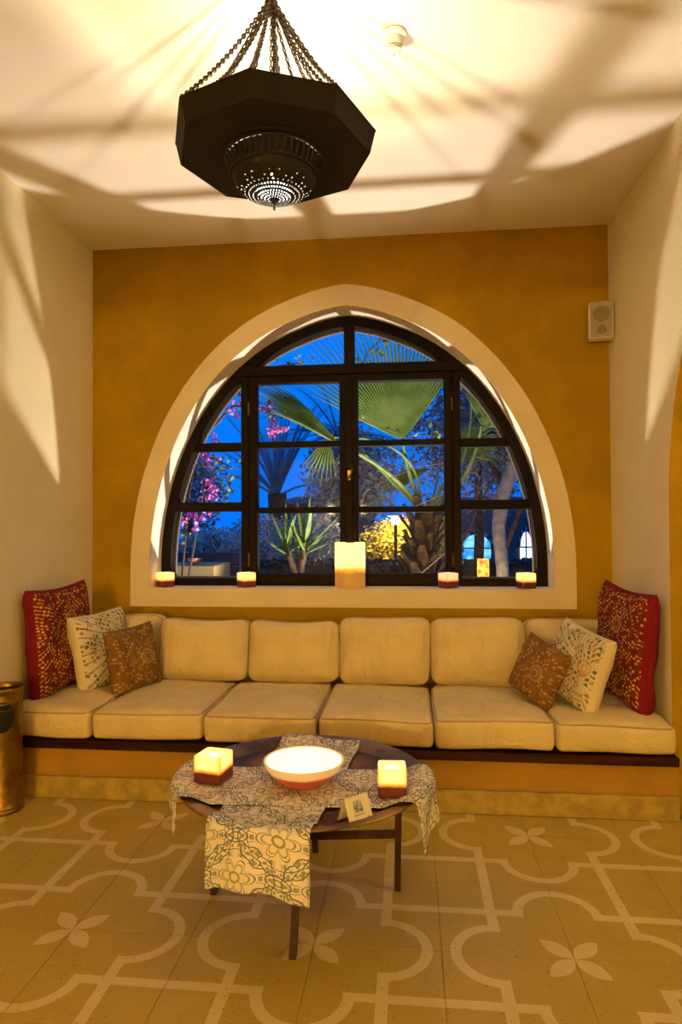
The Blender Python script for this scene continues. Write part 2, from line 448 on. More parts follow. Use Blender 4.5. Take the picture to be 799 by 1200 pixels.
def wax(name, h, cut, lo, mid, hi, st, side=.05, soft=.06, base=(.5, .1, .02)):
    """lit candle wax: the flame inside shows through the upper wax, dark dyed wax below (object z from 0 to h)"""
    mt, b = new_mat(name); x, y, z, k = xyz('Object')
    t = z/h + (noi(k, 18, 3) - .5)*.10
    g = mapr(t, cut-soft, cut+soft*1.6); g2 = mapr(t, cut+soft*.6, cut+soft*3.4)
    e = mixc(g2, mid, hi); e = mixc(g, lo, e)
    q = x.abs().mx(y.abs())
    rim = mapr(q.mn(x.abs().mn(y.abs())*1.0 + 9)*0 + x.abs().mn(y.abs()), side*.55, side*1.0)   # corners glow less than face centres
    e = mixc(rim*.8*1.0, e, mixc(g, lo, mid))
    setc(b, 'Base Color', mixc(g, base, (.75, .55, .28))); setc(b, 'Emission Color', e)
    b.inputs['Emission Strength'].default_value = st; b.inputs['Roughness'].default_value = .45
    return mt
M['wax_cube'] = wax('lit_red_cube_wax', .10, .42, (.014, .0015, .0008), (.95, .17, .004), (1.0, .70, .17), 1.7, .05, .06, (.10, .008, .004))
M['wax_cube_pale'] = wax('lit_pale_cube_wax', .10, .45, (.020, .002, .001), (.7, .16, .05), (.9, .5, .24), 1.1, .05, .06, (.10, .008, .004))
M['wax_pillar'] = wax('lit_ivory_pillar_wax', .297, .36, (.16, .055, .006), (1.0, .28, .006), (1.0, .82, .26), 1.6, .3, .05, (.42, .27, .10))
M['wax_top'] = emis('lit_wax_top', (1.0, .80, .45), 2.6)
M['bowl_wax'] = wax('lit_bowl_wax', .085, .60, (.13, .018, .005), (.34, .14, .055), (.36, .22, .095), .8, .5, .05, (.42, .08, .035))
M['bowl_in'] = emis('lit_bowl_inside', (1.0, .80, .52), 1.5)
# glass: thin clear panes
def glass(name, tint=(.995, .995, .995), refl=.06):
    mt = D.materials.new(name); mt.use_nodes = True; nt = mt.node_tree; nt.nodes.clear()
    o = nt.nodes.new('ShaderNodeOutputMaterial'); mx = nt.nodes.new('ShaderNodeMixShader'); t = nt.nodes.new('ShaderNodeBsdfTransparent'); g = nt.nodes.new('ShaderNodeBsdfGlossy')
    t.inputs[0].default_value = (*tint, 1); g.inputs['Roughness'].default_value = .03
    lw = nt.nodes.new('ShaderNodeLayerWeight'); lw.inputs[0].default_value = .12
    mr = nt.nodes.new('ShaderNodeMapRange'); mr.inputs[3].default_value = .004; mr.inputs[4].default_value = refl*5
    nt.links.new(lw.outputs['Fresnel'], mr.inputs[0]); nt.links.new(mr.outputs[0], mx.inputs[0])
    nt.links.new(t.outputs[0], mx.inputs[1]); nt.links.new(g.outputs[0], mx.inputs[2]); nt.links.new(mx.outputs[0], o.inputs[0]); return mt
M['glass'] = glass('window_glass')

# ---------------------------------------------------------------- room shell
XR1 = W+.36; XH = 6.0; YR = -6.0
f = MB(); f.box(-.3, XH+.2, YR-.2, 4.6, -.12, -.006); floor = tag(f.build('floor', M['grout'], smooth=False), kind='structure')
# tiles, each one a piece of the floor
T = P_/2
tiles = {}
iy = 0
ys = [OY + j*T for j in range(-12, 6)]
xs = [OX + i*T for i in range(-8, 13)]
rt = random.Random(4)
for j in range(len(ys)-1):
    y0, y1 = ys[j], min(ys[j+1], 3.30)
    if y1 <= y0 + .02: continue
    for i in range(len(xs)-1):
        x0, x1 = max(xs[i], 0.0), min(xs[i+1], XH)
        if x1 <= x0 + .02: continue
        if y0 < .6 or x0 > W+.4:
            continue
        wx, wy = x1-x0, y1-y0
        key = (round(wx, 3), round(wy, 3))
        if key not in tiles:
            mb = MB(); mb.bbox(0.0006, wx-.0006, .0006, wy-.0006, -.005, 0, .0009); tiles[key] = mb.mesh('floor_tile', M['tile'], False)
        link('floor_tile', tiles[key], floor, (x0, y0, rt.uniform(-.0006, .0006)))
# beyond the tiles that show, the same paving in one sheet
mb = MB(); mb.box(0, XH, YR, ys[4 if ys[4] < .6 else 3], -.005, 0)
y_edge = min(y for y in ys if y >= .6)
mb = MB(); mb.box(0, XH, YR, y_edge-.001, -.005, 0); mb.box([x for x in xs if x > W+.4][0]+.001, XH, y_edge, 4.2, -.005, 0)
tag(mb.build('floor_paving', M['tile'], floor, smooth=False), kind='stuff')

c = MB(); c.box(-.3, XH+.3, YR-.3, 4.62, ZC, ZC+.15); tag(c.build('ceiling', M['ceiling'], smooth=False), kind='structure')
l = MB(); l.box(-.25, 0, YR-.2, YB, -.05, ZC); tag(l.build('wall_left', M['cream'], smooth=False), kind='structure')
l = MB(); l.box(-.25, XH+.2, YR-.25, YR, -.05, ZC); tag(l.build('wall_rear', M['cream'], smooth=False), kind='structure')
l = MB(); l.box(XH, XH+.25, YR, YB, -.05, ZC); tag(l.build('wall_hall', M['cream'], smooth=False), kind='structure')
# back wall with the arched opening: front face ochre, reveal cream
Y1 = 4.62
b = MB()
oa = 1.315
xsn = sorted(set([-.25, 0, CX-oa] + [CX-oa*math.cos(PI*i/140) for i in range(141)] + [CX+oa, W, XH+.25]))
for i in range(len(xsn)-1):
    a0, a1 = xsn[i], xsn[i+1]
    if a1-a0 < 1e-6: continue
    mid = (a0+a1)/2
    if abs(mid-CX) < oa:
        z0, z1 = opening(a0-CX), opening(a1-CX)
        for (yy, mi) in ((YB, 0), (Y1, 2)):
            b.add([(a0,yy,-.05),(a1,yy,-.05),(a1,yy,SILL),(a0,yy,SILL)], [(0,1,2,3)], mi)
            b.add([(a0,yy,z0),(a1,yy,z1),(a1,yy,ZC),(a0,yy,ZC)], [(0,1,2,3)], mi)
        b.add([(a0,YB,z0),(a1,YB,z1),(a1,Y1,z1),(a0,Y1,z0)], [(0,1,2,3)], 1)
        b.add([(a0,YB,SILL),(a1,YB,SILL),(a1,Y1,SILL),(a0,Y1,SILL)], [(0,1,2,3)], 1)
    else:
        for (yy, mi) in ((YB, 0), (Y1, 2)):
            b.add([(a0,yy,-.05),(a1,yy,-.05),(a1,yy,ZC),(a0,yy,ZC)], [(0,1,2,3)], mi)
for s in (-1, 1):
    xx = CX+s*oa; zz = opening(oa)
    b.add([(xx,YB,SILL),(xx,Y1,SILL),(xx,Y1,zz),(xx,YB,zz)], [(0,1,2,3)], 1)
import bmesh
me = b.mesh('wall_back', [M['ochre'], M['reveal'], M['outer']], True, 30)
bm = bmesh.new(); bm.from_mesh(me); bm.to_mesh(me); bm.free(); me.shade_flat()
tag(link('wall_back', me), kind='structure')
bm_ = MB(); bm_.box(.001, W-.001, -.55, -.30, 2.34, ZC-.001); tag(bm_.build('shade_beam', M['cream'], smooth=False), kind='structure')  # unseen beam behind the camera, added to shade the back wall's top
# painted plaster surround, a hand-thick skim proud of the wall
def surround():
    n = 60; a = 1.315; ko = .132
    inn = arch_pts(.0, SILL, n); out = arch_pts(ko, .866, n)
    mb = MB(); N = len(inn)
    def jit(p, s): return (p[0] + .0035*fbm((p[0]*6, p[1]*6, 0), s), p[1] + .0035*fbm((p[0]*6, p[1]*6, 3), s))
    out = [jit(p, 1) for p in out]
    vs = [(x, YB-.005, z) for x, z in inn] + [(x, YB-.005, z) for x, z in out] + [(x, YB+.001, z) for x, z in inn] + [(x, YB+.001, z) for x, z in out]
    F = []
    for i in range(N):
        j = (i+1) % N
        F += [(i, j, N+j, N+i), (N+i, N+j, 3*N+j, 3*N+i), (i, j, 2*N+j, 2*N+i)]
    mb.add(vs, F); return mb
tag(surround().build('trim_1', M['surround'], smooth=True, sharp=30), kind='structure')
# right wall with its big arched doorway, jamb painted ochre
RA, RZ, RY = 1.35, 1.50, 2.0
b = MB(); yy = sorted(set([YR, RY-RA] + [RY-RA*math.cos(PI*i/90) for i in range(91)] + [RY+RA, YB]))
def ra(y): return RZ + math.sqrt(max(0, RA*RA-(y-RY)**2))
for i in range(len(yy)-1):
    a0, a1 = yy[i], yy[i+1]
    if a1-a0 < 1e-6: continue
    hole = abs((a0+a1)/2-RY) < RA
    for xx in (W, XR1):
        mi = 0 if xx == W else 1
        b.add([(xx,a0,ra(a0) if hole else -.05),(xx,a1,ra(a1) if hole else -.05),(xx,a1,ZC),(xx,a0,ZC)], [(0,1,2,3)], mi)
    if hole: b.add([(W,a0,ra(a0)),(W,a1,ra(a1)),(XR1,a1,ra(a1)),(XR1,a0,ra(a0))], [(0,1,2,3)], 1)
for s in (-1, 1): b.add([(W,RY+s*RA,-.05),(XR1,RY+s*RA,-.05),(XR1,RY+s*RA,RZ),(W,RY+s*RA,RZ)], [(0,1,2,3)], 1)
b.box(W+.001, XR1, YR, YR+.01, -.05, ZC)
me = b.mesh('wall_right', [M['cream'], M['ochre']], True, 30)
bm = bmesh.new(); bm.from_mesh(me); bm.to_mesh(me); bm.free(); me.shade_flat()
tag(link('wall_right', me), kind='structure')

# ---------------------------------------------------------------- the window: casing, bars, sashes and panes
YF0, YF1 = 4.475, 4.545
FT = .066
win = MB()
N = 60
inn, out = arch_pts(-FT, SILL+.05, N), arch_pts(.0, SILL, N)
for A, B, yA, yB in ((inn, out, YF0, YF1),):
    n = len(A)
    vs = [(x, yA, z) for x, z in A] + [(x, yA, z) for x, z in B] + [(x, yB, z) for x, z in A] + [(x, yB, z) for x, z in B]
    F = []
    for i in range(n):
        j = (i+1) % n
        F += [(i, j, n+j, n+i), (2*n+i, 2*n+j, 3*n+j, 3*n+i), (i, j, 2*n+j, 2*n+i), (n+i, n+j, 3*n+j, 3*n+i)]
    win.add(vs, F)
window = tag(win.build('window_1', M['frame'], smooth=True, sharp=30), 'dark brown half-round wooden casement window looking on the garden', kind='structure')
def outer_stop():
    mb = MB(); A, B = arch_pts(-.080, SILL+.058, N), arch_pts(-.001, SILL+.001, N); n = len(A)
    vs = [(x, YF1+.001, z) for x, z in A] + [(x, YF1+.001, z) for x, z in B] + [(x, YF1+.03, z) for x, z in A] + [(x, YF1+.03, z) for x, z in B]
    F = []
    for i in range(n):
        j = (i+1) % n
        F += [(i, j, n+j, n+i), (2*n+i, 2*n+j, 3*n+j, 3*n+i), (i, j, 2*n+j, 2*n+i)]
    mb.add(vs, F); return mb
tag(outer_stop().build('outer_frame', M['putty'], window), 'greyish weathered outer frame strip')
XA, XB = 0.972, 2.470            # outer faces of the two jambs
TR0, TR1 = 2.43, 2.50            # fixed transom
def arch_in(x): return opening(x-CX, -FT)
def zjamb(x): return arch_in(x) + .02
for (x0, x1) in ((XA, XA+.055), (XB-.055, XB)):
    mb = MB(); z1 = min(zjamb(x0), zjamb(x1)); mb.bbox(x0, x1, YF0-.004, YF1, SILL+.02, z1, .004); mb.build('jamb', M['frame'], window, False)
mb = MB(); mb.bbox(XA-.10, XB+.10, YF0-.006, YF1-.002, TR0, TR1, .005); mb.build('transom', M['frame_x'], window, False)
mb = MB(); mb.bbox(1.690, 1.762, YF0-.002, YF1-.004, TR1, arch_in(1.726)+.02, .004); mb.build('mullion', M['frame'], window, False)
def bar(x0, x1, z0, z1, parent, y0=YF0+.012, y1=YF1-.012, n='glazing_bar'):
    mb = MB(); mb.bbox(x0, x1, y0, y1, z0, z1, .004); return mb.build(n, M['frame_x'], parent, False)
def pane(x0, x1, z0, z1, parent, curved=False):
    y = 4.512
    if not curved: pts = [(x0, z0), (x1, z0), (x1, z1), (x0, z1)]
    else:
        k = 18; top = []
        for i in range(k+1):
            x = x0+(x1-x0)*i/k; top.append((x, min(z1, opening(x-CX, -FT+.012))))
        pts = [(x0, z0), (x1, z0)] + [p for p in reversed(top) if p[1] > z0+1e-4]
    mb = MB(); mb.poly(pts, y, y+.004); return mb.build('window_pane', M['glass'], parent, False)
# side fans
zl1, zl2 = (1.916, 1.976), (1.497, 1.562)
for (x0, x1) in ((.40, XA), (XB, 3.03)):
    for z0, z1 in (zl1, zl2):
        zm = (z0+z1)/2
        dxm = 1.257*math.sqrt(max(0, 1-((zm-1.10)/1.642)**2))
        lo, hi = max(x0, CX-dxm-.02), min(x1, CX+dxm+.02)
        bar(lo, hi, z0, z1, window)
    a, bnd = x0, x1
    xi0, xi1 = max(x0, CX-1.262), min(x1, CX+1.262)
    pane(xi0, xi1, SILL+.04, zl2[0]+.01, window, True)
    for z0, z1 in ((zl2[1]-.01, zl1[0]+.01), (zl1[1]-.01, 2.75)):
        dm = 1.27*math.sqrt(max(0, 1-((z0+.02-1.10)/1.655)**2))
        pane(max(x0, CX-dm), min(x1, CX+dm), z0, z1, window, True)
# top fan
dm = 1.27*math.sqrt(max(0, 1-((TR1-1.08)/1.655)**2))
pane(CX-dm, 1.695, TR1-.01, 3, window, True); pane(1.757, CX+dm, TR1-.01, 3, window, True)
# two sashes
def sash(x0, x1, gx0, gx1, hinge_x):
    s = MB(); y0, y1 = YF0-.012, YF1-.008
    z0, z1, g0, g1 = SILL+.012, TR0-.004, 1.070, 2.376
    s.bbox(x0, gx0, y0, y1, z0, z1, .004); s.bbox(gx1, x1, y0, y1, z0, z1, .004)
    o = s.build('sash', M['frame'], window, False)
    t = MB(); t.bbox(gx0-.003, gx1+.003, y0+.001, y1, z0, g0, .004); t.bbox(gx0-.003, gx1+.003, y0+.001, y1, g1, z1, .004); t.build('sash_rail', M['frame_x'], o, False)
    for a, b_ in ((1.935, 1.977), (1.482, 1.524)): bar(gx0-.003, gx1+.003, a, b_, o)
    zs = [g0-.008, 1.49, 1.943, g1+.008]
    for a, b_ in ((g0-.008, 1.488), (1.518, 1.941), (1.971, g1+.008)): pane(gx0-.006, gx1+.006, a, b_, o)
    for hz in (1.16, 2.20):
        h = MB(); h.tube([(hinge_x, y0-.004, hz-.04), (hinge_x, y0-.004, hz+.04)], .005, 8); h.tube([(hinge_x, y0-.004, hz+.04), (hinge_x, y0-.004, hz+.05)], .003, 6)
        h.build('hinge', M['gold'], o)
    return o
s1 = sash(XA+.057, 1.719, 1.086, 1.658, XA+.056)
s2 = sash(1.723, XB-.057, 1.784, 2.362, XB-.056)
mb = MB(); mb.bbox(1.697, 1.748, YF0-.026, YF0-.013, SILL+.02, TR0-.01, .004); cover = mb.build('meeting_strip', M['frame'], window, False)
h = MB(); h.bbox(1.712, 1.734, YF0-.034, YF0-.026, 1.70, 1.77, .003); h.tube([(1.723, YF0-.03, 1.725), (1.723, YF0-.06, 1.725), (1.735, YF0-.062, 1.745), (1.748, YF0-.062, 1.775)], [.006, .006, .007, .004], 8)
h.tube([(1.723, YF0-.06, 1.725), (1.712, YF0-.06, 1.70)], [.006, .003], 8); h.build('window_latch', M['gold'], window)

# ---------------------------------------------------------------- bench
bench = tag(empty('built_in_bench', (0, 3.2635, 0)), 'built-in ochre masonry bench with dark wood ledge under the arched window', 'bench')
mb = MB(); mb.box(0.002, W-.002, .024, YB-3.2635-.002, 0.002, .256); mb.build('bench_base', M['bench'], bench, False)
mb = MB(); mb.bbox(0.002, W-.002, 0, .0235, .001, .113, .004); mb.build('plinth', M['plinth'], bench, False)
mb = MB(); mb.bbox(0.002, W-.002, -.008, .16, .257, .300, .004); mb.build('wooden_ledge', M['ledge'], bench, False)
mb = MB(); mb.bbox(0.002, W-.002, .162, YB-3.2635-.003, .257, .2995, .003); mb.build('seat_board', M['ledge'], bench, False)
ZS = .309
bx = [.004, .488, 1.077, 1.662, 2.240, 2.816, 3.374]
seat_lab = ['beige seat cushion at the left wall, beside the brass bin', 'beige seat cushion under the left brown pillow',
  'beige seat cushion behind the square candle at the bowl\'s left', 'beige seat cushion directly behind the glowing bowl',
  'beige seat cushion behind the right end of the tray table, left of the brown pillow', 'beige seat cushion at the right wall, under the right red pillow']
for i in range(6):
    wd = bx[i+1]-bx[i]-.013; dp = .73; r = .026; hh = .135
    mb, wp = rbox(wd, dp, hh, r, 22, .024, .011, i+1)
    o = link('seat_cushion', weld(mb.mesh('seat_cushion', M['cushion'])), None, ((bx[i]+bx[i+1])/2, 3.268+dp/2, ZS))
    o['label'] = seat_lab[i]; o['category'] = 'cushion'; o['group'] = 'beige seat cushions along the bench'
    for zz in (hh-r*.30, r*.30):
        q = r*.30; p = MB(); p.tube([wp(v) for v in rrect(wd-2*q+.001, dp-2*q+.001, r, zz)], .0042, 6, closed=True); p.build('piping', M['piping'], o)
bk = [.004, .585, 1.150, 1.703, 2.243, 2.790, 3.374]
bz = [.815, .825, .820, .835, .835, .805]
back_lab = ['beige back cushion mostly hidden behind the left white and brown pillows', 'wrinkled beige back cushion right beside the left brown pillow',
  'beige back cushion with a dipped top, below the window left of the ivory pillar candle', 'taller smooth beige back cushion below the pillar candle',
  'smooth beige back cushion touching the right brown pillow', 'beige back cushion in the right corner behind the white pillow']
for i in range(6):
    wd = bk[i+1]-bk[i]-.024; hh = bz[i]-.43-(.032 if 0 < i < 5 else .015); th = .15
    mb, wp = rbox(wd, hh, th, .045, 22, .045, .018, i+21, sag=(0, .026, .030, .012, .008, 0)[i], wscale=7, puffb=.02)
    # stand it up: local z (puffed side) faces the room
    o = link('back_cushion', weld(mb.mesh('back_cushion', M['cushion'])), None, ((bk[i]+bk[i+1])/2, 4.07, (.447+hh/2)))
    lean = math.radians(80 if i not in (0, 5) else 84)
    o.rotation_euler = (lean, 0, 0)
    if i in (0, 5): o.location.y += .075
    o['label'] = back_lab[i]; o['category'] = 'cushion'; o['group'] = 'beige back cushions along the window wall'
    for zz in (th*.78, th*.22):
        p = MB(); p.tube([wp(v) for v in rrect(wd-.005, hh-.005, .04, zz)], .004, 6, closed=True); p.build('piping', M['piping'], o)

def pillow(name, lab, mat, w, h, t, loc, face, lean, roll, seed, group, pinch=.06, pw=4):
    n = 30; mb = MB()
    def fn(sg):
        def g(i, j):
            s, q = 2*i-1, 2*j-1
            e_ = .8 if pw < 5 else .55; s = math.copysign(1-(1-abs(s))**(1/e_), s); q = math.copysign(1-(1-abs(q))**(1/e_), q)
            k = ((1-abs(s)**pw)*(1-abs(q)**pw))**.5
            x = s*w/2*(1-pinch*math.cos(q*PI/2)); z = q*h/2*(1-pinch*math.cos(s*PI/2))
            wr = fbm((s*2.2, q*2.2, sg), seed)*.024 + fbm((s*5, q*4, sg), seed+3)*.011
            edge = (1-max(abs(s), abs(q))**6)
            y = sg*t/2*k + wr*edge*1.0
            z -= .02*(1-q)*.5*edge
            return Vector((x, y, z))
        return g
    mb.grid(n, n, fn(-1)); mb.grid(n, n, fn(1))
    me = weld(mb.mesh(name, M[mat]), .001)
    o = link(name, me); o.location = loc
    o.rotation_euler = (Matrix.Rotation(face, 3, 'Z') @ Matrix.Rotation(lean, 3, 'X') @ Matrix.Rotation(roll, 3, 'Y')).to_euler()
    tag(o, lab, 'pillow', group)
    sm = MB(); pts = []
    for a, b_ in (((-1,-1),(1,-1)), ((1,-1),(1,1)), ((1,1),(-1,1)), ((-1,1),(-1,-1))):
        for i in range(14):
            s = a[0]+(b_[0]-a[0])*i/14; q = a[1]+(b_[1]-a[1])*i/14
            pts.append((s*w/2*(1-pinch*math.cos(q*PI/2)), 0, q*h/2*(1-pinch*math.cos(s*PI/2))))
    sm.tube(pts, .0032, 5, closed=True); sm.build('seam', M[mat], o)
    return o
R = math.radians
# face angle: 0 looks at the camera side (-y); positive turns the face towards +x
G_ = 'embroidered throw pillows'
pillow('red_pillow', 'large red embroidered pillow leaning on the left wall', 'pillow_red', .53, .61, .14, (.109, 3.655, .757), R(83), R(-3), R(-2), 1, G_, .075, 7)
pillow('white_pillow', 'white embroidered pillow between left red and left brown pillow', 'pillow_white', .42, .45, .15, (.300, 3.79, .668), R(70), R(-12), R(-3), 2, G_, .06, 5.9)
pillow('brown_pillow', 'small brown embroidered pillow at the left end of the bench', 'pillow_brown', .34, .37, .14, (.520, 3.72, .632), R(62), R(-10), R(-4), 3, G_, .06, 4)
pillow('brown_pillow', 'tilted brown embroidered pillow at the right end of the bench', 'pillow_brown', .31, .31, .15, (2.805, 3.62, .618), R(-54), R(-16), R(17), 4, G_, .06, 4)
pillow('white_pillow', 'white embroidered pillow between right brown and right red pillow', 'pillow_white', .41, .40, .15, (3.005, 3.60, .655), R(-66), R(-14), R(10), 5, G_, .06, 5.9)
pillow('red_pillow', 'large red embroidered pillow leaning on the right wall', 'pillow_red', .55, .61, .14, (3.257, 3.655, .758), R(-81), R(-4), R(3), 6, G_, .075, 7)

# ---------------------------------------------------------------- tray table
TX, TY, TZ, TR = 1.725, 2.475, .466, .462
tab = tag(empty('tray_table', (TX, TY, 0)), 'round brass tray table on dark folding wooden legs', 'table')
mb = MB(); mb.lathe([(0, -.026), (.385, -.024), (.405, -.012), (.430, -.004), (.452, -.001), (TR, .000), (TR+.003, -.004), (TR, -.008), (.450, -.010), (.42, -.016), (.40, -.031), (0, -.033)], 72, (0, 0, TZ))
mb.build('tray', M['brass'], tab, sharp=50)
mb = MB(); mb.lathe([(0, .0006), (.10, .0012), (.102, .0022), (.38, .0024), (.383, .0004)], 72, (0, 0, TZ-.026)); mb.build('tray_inlay', M['copper'], tab, sharp=50)
legs = [((.03, -.24), (.014, -.335)), ((.352, .085), (.345, .095)), ((-.345, -.0), (-.350, .005)), ((-.02, .27), (-.01, .36))]
ZL = TZ-.034
for (a, b_) in legs:
    mb = MB(); Pt = Vector((a[0], a[1], ZL)); Pb = Vector((b_[0], b_[1], 0))
    v = []; h = .0135
    for p, hh in ((Pt, h), (Pb, h*.85)):
        for sx, sy in ((-1,-1),(1,-1),(1,1),(-1,1)): v.append((p.x+sx*hh, p.y+sy*hh, p.z))
    mb.add(v, [(0,1,2,3),(7,6,5,4)] + [(i, i+4, (i+1) % 4+4, (i+1) % 4) for i in range(4)]); mb.build('leg', M['leg'], tab, False)
def lp(i, z):
    a, b_ = legs[i]; t = 1-z/ZL; return Vector((a[0]+(b_[0]-a[0])*t, a[1]+(b_[1]-a[1])*t, z))
def beam(p, q, hw, hh):
    mb = MB(); d = (q-p); d.z = 0; d.normalize(); s = Vector((-d.y, d.x, 0))
    v = [e + s*a*hw + Vector((0, 0, b_*hh)) for e in (p, q) for a, b_ in ((-1,-1),(1,-1),(1,1),(-1,1))]
    mb.add(v, [(0,1,2,3),(7,6,5,4)] + [(i, i+4, (i+1) % 4+4, (i+1) % 4) for i in range(4)]); return mb
for i, j, z in ((2, 1, .215), (0, 3, .195)): beam(lp(i, z), lp(j, z), .009, .013).build('stretcher', M['leg'], tab, False)
for i, j, z in ((2, 1, ZL-.012), (0, 3, ZL-.034)): beam(lp(i, z), lp(j, z), .010, .011).build('top_rail', M['leg'], tab, False)

def runner(name, lab, c0, ang, w, la, lb, seed, skew=0.0, zoff=0.0, hang=None, pinch=(0, 0)):
    """cloth strip through c0 along ang: la metres back from c0, lb metres forward; follows tray then hangs over the rim"""
    d = Vector((math.cos(ang), math.sin(ang))); s = Vector((-d.y, d.x))
    nu, nv = 110, 30
    mb = MB(); uv = []
    cen = Vector((TX, TY))
    def pos(u, v):
        L = -la + (la+lb)*u; t = (v-.5)*w
        t += .008*fbm((L*5, v*2, 0), seed)
        L2 = L + skew*(v-.5)
        # walk from inside outwards along d; past the rim the rest of the length hangs
        p0 = cen*0 + c0 + s*t
        q = p0 - cen; bq = q.dot(d); disc = bq*bq - (q.length_squared - (TR+.004)**2)
        disc = max(disc, .0009); rim_f = -bq+math.sqrt(disc); rim_b = -bq-math.sqrt(disc)
        def drop(over, side):
            # over: length past the rim -> horizontal outward, drop
            R_ = .022; arc = R_*PI/2
            if over < arc: an = over/R_; return R_*math.sin(an), R_*(1-math.cos(an))
            rest = over-arc; return R_ + rest*.07 + .010*math.sin(t*38+seed)*min(1, rest/.1), R_ + rest*.995
        z = TZ + .004 + zoff
        inner = .075
        if L2 > rim_f:
            o_, dz = drop(L2-rim_f, 1); p = p0 + d*(rim_f+o_); z -= dz
            over = L2-rim_f; pk = pinch[1]*min(1, over/.12); p = p - s*t*pk
        elif L2 < rim_b:
            o_, dz = drop(rim_b-L2, -1); p = p0 + d*(rim_b-o_); z -= dz
            over = rim_b-L2; pk = pinch[0]*min(1, over/.12); p = p - s*t*pk
        else:
            p = p0 + d*L2
            e = min(rim_f-L2, L2-rim_b); k = min(1, e/inner); k = k*k*(3-2*k); z -= .0235*k
            rr = (p-cen).length
            if rr > .385: z = max(z, TZ+.004+zoff-.024*(1-min(1, (rr-.385)/.05)))
        z += .0025*fbm((p.x*14, p.y*14, z*9), seed) + .0025*fbm((p.x*5, p.y*5, z*5), seed+2) + .003
        return Vector((p.x, p.y, z)), (L+1, (v-.5)*w+1)
    vs = []; uvs = []
    for i in range(nu+1):
        for j in range(nv+1):
            p, q = pos(i/nu, j/nv); vs.append(p); uvs.append(q)
    mb.add(vs, [(i*(nv+1)+j, (i+1)*(nv+1)+j, (i+1)*(nv+1)+j+1, i*(nv+1)+j+1) for i in range(nu) for j in range(nv)])
    me = mb.mesh(name, M['runner'])
    ul = me.uv_layers.new(name='UVMap')
    for lp_ in me.loops: ul.data[lp_.index].uv = uvs[lp_.vertex_index]
    o = link(name, me); md = o.modifiers.new('thickness', 'SOLIDIFY'); md.thickness = .0014; md.offset = 0
    tag(o, lab, 'table runner', 'printed table runners'); return o
runner('table_runner', 'printed table runner hanging over the front of the tray table', Vector((1.69, 2.45)), R(-96), .345, .452, .635, 3, .03, .0)
runner('table_runner', 'printed table runner laid crosswise under both square candles', Vector((1.73, 2.395)), R(2), .35, .56, .60, 8, .0, .0035, pinch=(.25, .15))

def cube_candle(loc, rz, side, h, mat, lab, group, rotb=0):
    root = tag(empty('cube_candle', loc, rz), lab, 'candle', group)
    mb, _ = rbox(side, side, h, .006, 8)
    # hollowed top: drop the middle of the top face
    me = mb.mesh('wax_body', mat); weld(me)
    for v in me.vertices:
        if v.co.z > h*.985 and max(abs(v.co.x), abs(v.co.y)) < side*.36: v.co.z -= h*.14
    link('wax_body', me, root)
    t = MB(); t.lathe([(0, 0), (side*.33, 0), (side*.33, .001), (0, .001)], 4, (0, 0, h*.865), a0=PI/4, ); t.build('melt_pool', M['wax_top'], root, False)
    f = MB(); f.lathe([(.0005, 0), (.003, .002), (.004, .005), (.002, .009), (.0004, .012)], 10, (0, 0, h*.875)); f.build('flame', M['flame'], root)
    return root
g = 'cube candles on the tray table'
ZT = TZ+.004-.0235+.0035+.0075
cube_candle((1.395, 2.415, ZT), R(-12), .108, .10, M['wax_cube'], 'glowing cube candle on the left half of the tray table', g)
cube_candle((2.058, 2.345, ZT), R(3), .098, .10, M['wax_cube'], 'glowing cube candle on tray table, right of the bowl behind the card', g)
g = 'small cube candles on the window sill'
ZSL = SILL+.0012
for x, y, rz, m_, lab in ((.470, 4.365, 45, 'wax_cube', 'small square candle in the left corner of the window sill'), (1.033, 4.37, 42, 'wax_cube', 'small square candle on the sill below the left window jamb'),
        (2.375, 4.37, 38, 'wax_cube_pale', 'small pale-topped square candle on the sill below the right window jamb'), (2.870, 4.365, 18, 'wax_cube', 'small square candle in the right corner of the window sill')):
    cube_candle((x, y, ZSL), R(rz), .096, .098, M[m_], lab, g)
root = tag(empty('pillar_candle', (1.733, 4.378, ZSL)), 'large ivory pillar candle at the middle of the window sill', 'candle')
mb = MB(); mb.lathe([(0, 0), (.098, 0), (.101, .003), (.1015, .15), (.101, .291), (.099, .297), (.088, .296), (.080, .275), (0, .27)], 48); mb.build('wax_body', M['wax_pillar'], root, sharp=60)
t = MB(); t.lathe([(0, .2715), (.078, .2745)], 32); t.build('melt_pool', M['wax_top'], root)
f = MB(); f.lathe([(.0005, 0), (.004, .003), (.005, .007), (.003, .013), (.0005, .019)], 10, (0, 0, .273)); f.build('flame', M['flame'], root)
# bowl
root = tag(empty('bowl_candle', (1.735, 2.41, ZT+.001)), 'glowing white wax bowl with a red lower half in the middle of the table', 'candle')
mb = MB(); mb.lathe([(0, 0), (.066, 0), (.080, .006), (.108, .028), (.130, .052), (.146, .080), (.148, .085), (.144, .087), (.138, .083), (.128, .074), (.0, .060)], 64); mb.build('bowl_body', M['bowl_wax'], root, sharp=60)
t = MB(); t.lathe([(.138, .0835), (.127, .0755), (.0, .062)], 64); t.build('melt_pool', M['bowl_in'], root)
f = MB(); f.lathe([(.0005, 0), (.004, .004), (.005, .010), (.003, .018), (.0004, .026)], 10, (.0, -.05, .067)); f.build('flame', M['flame'], root)
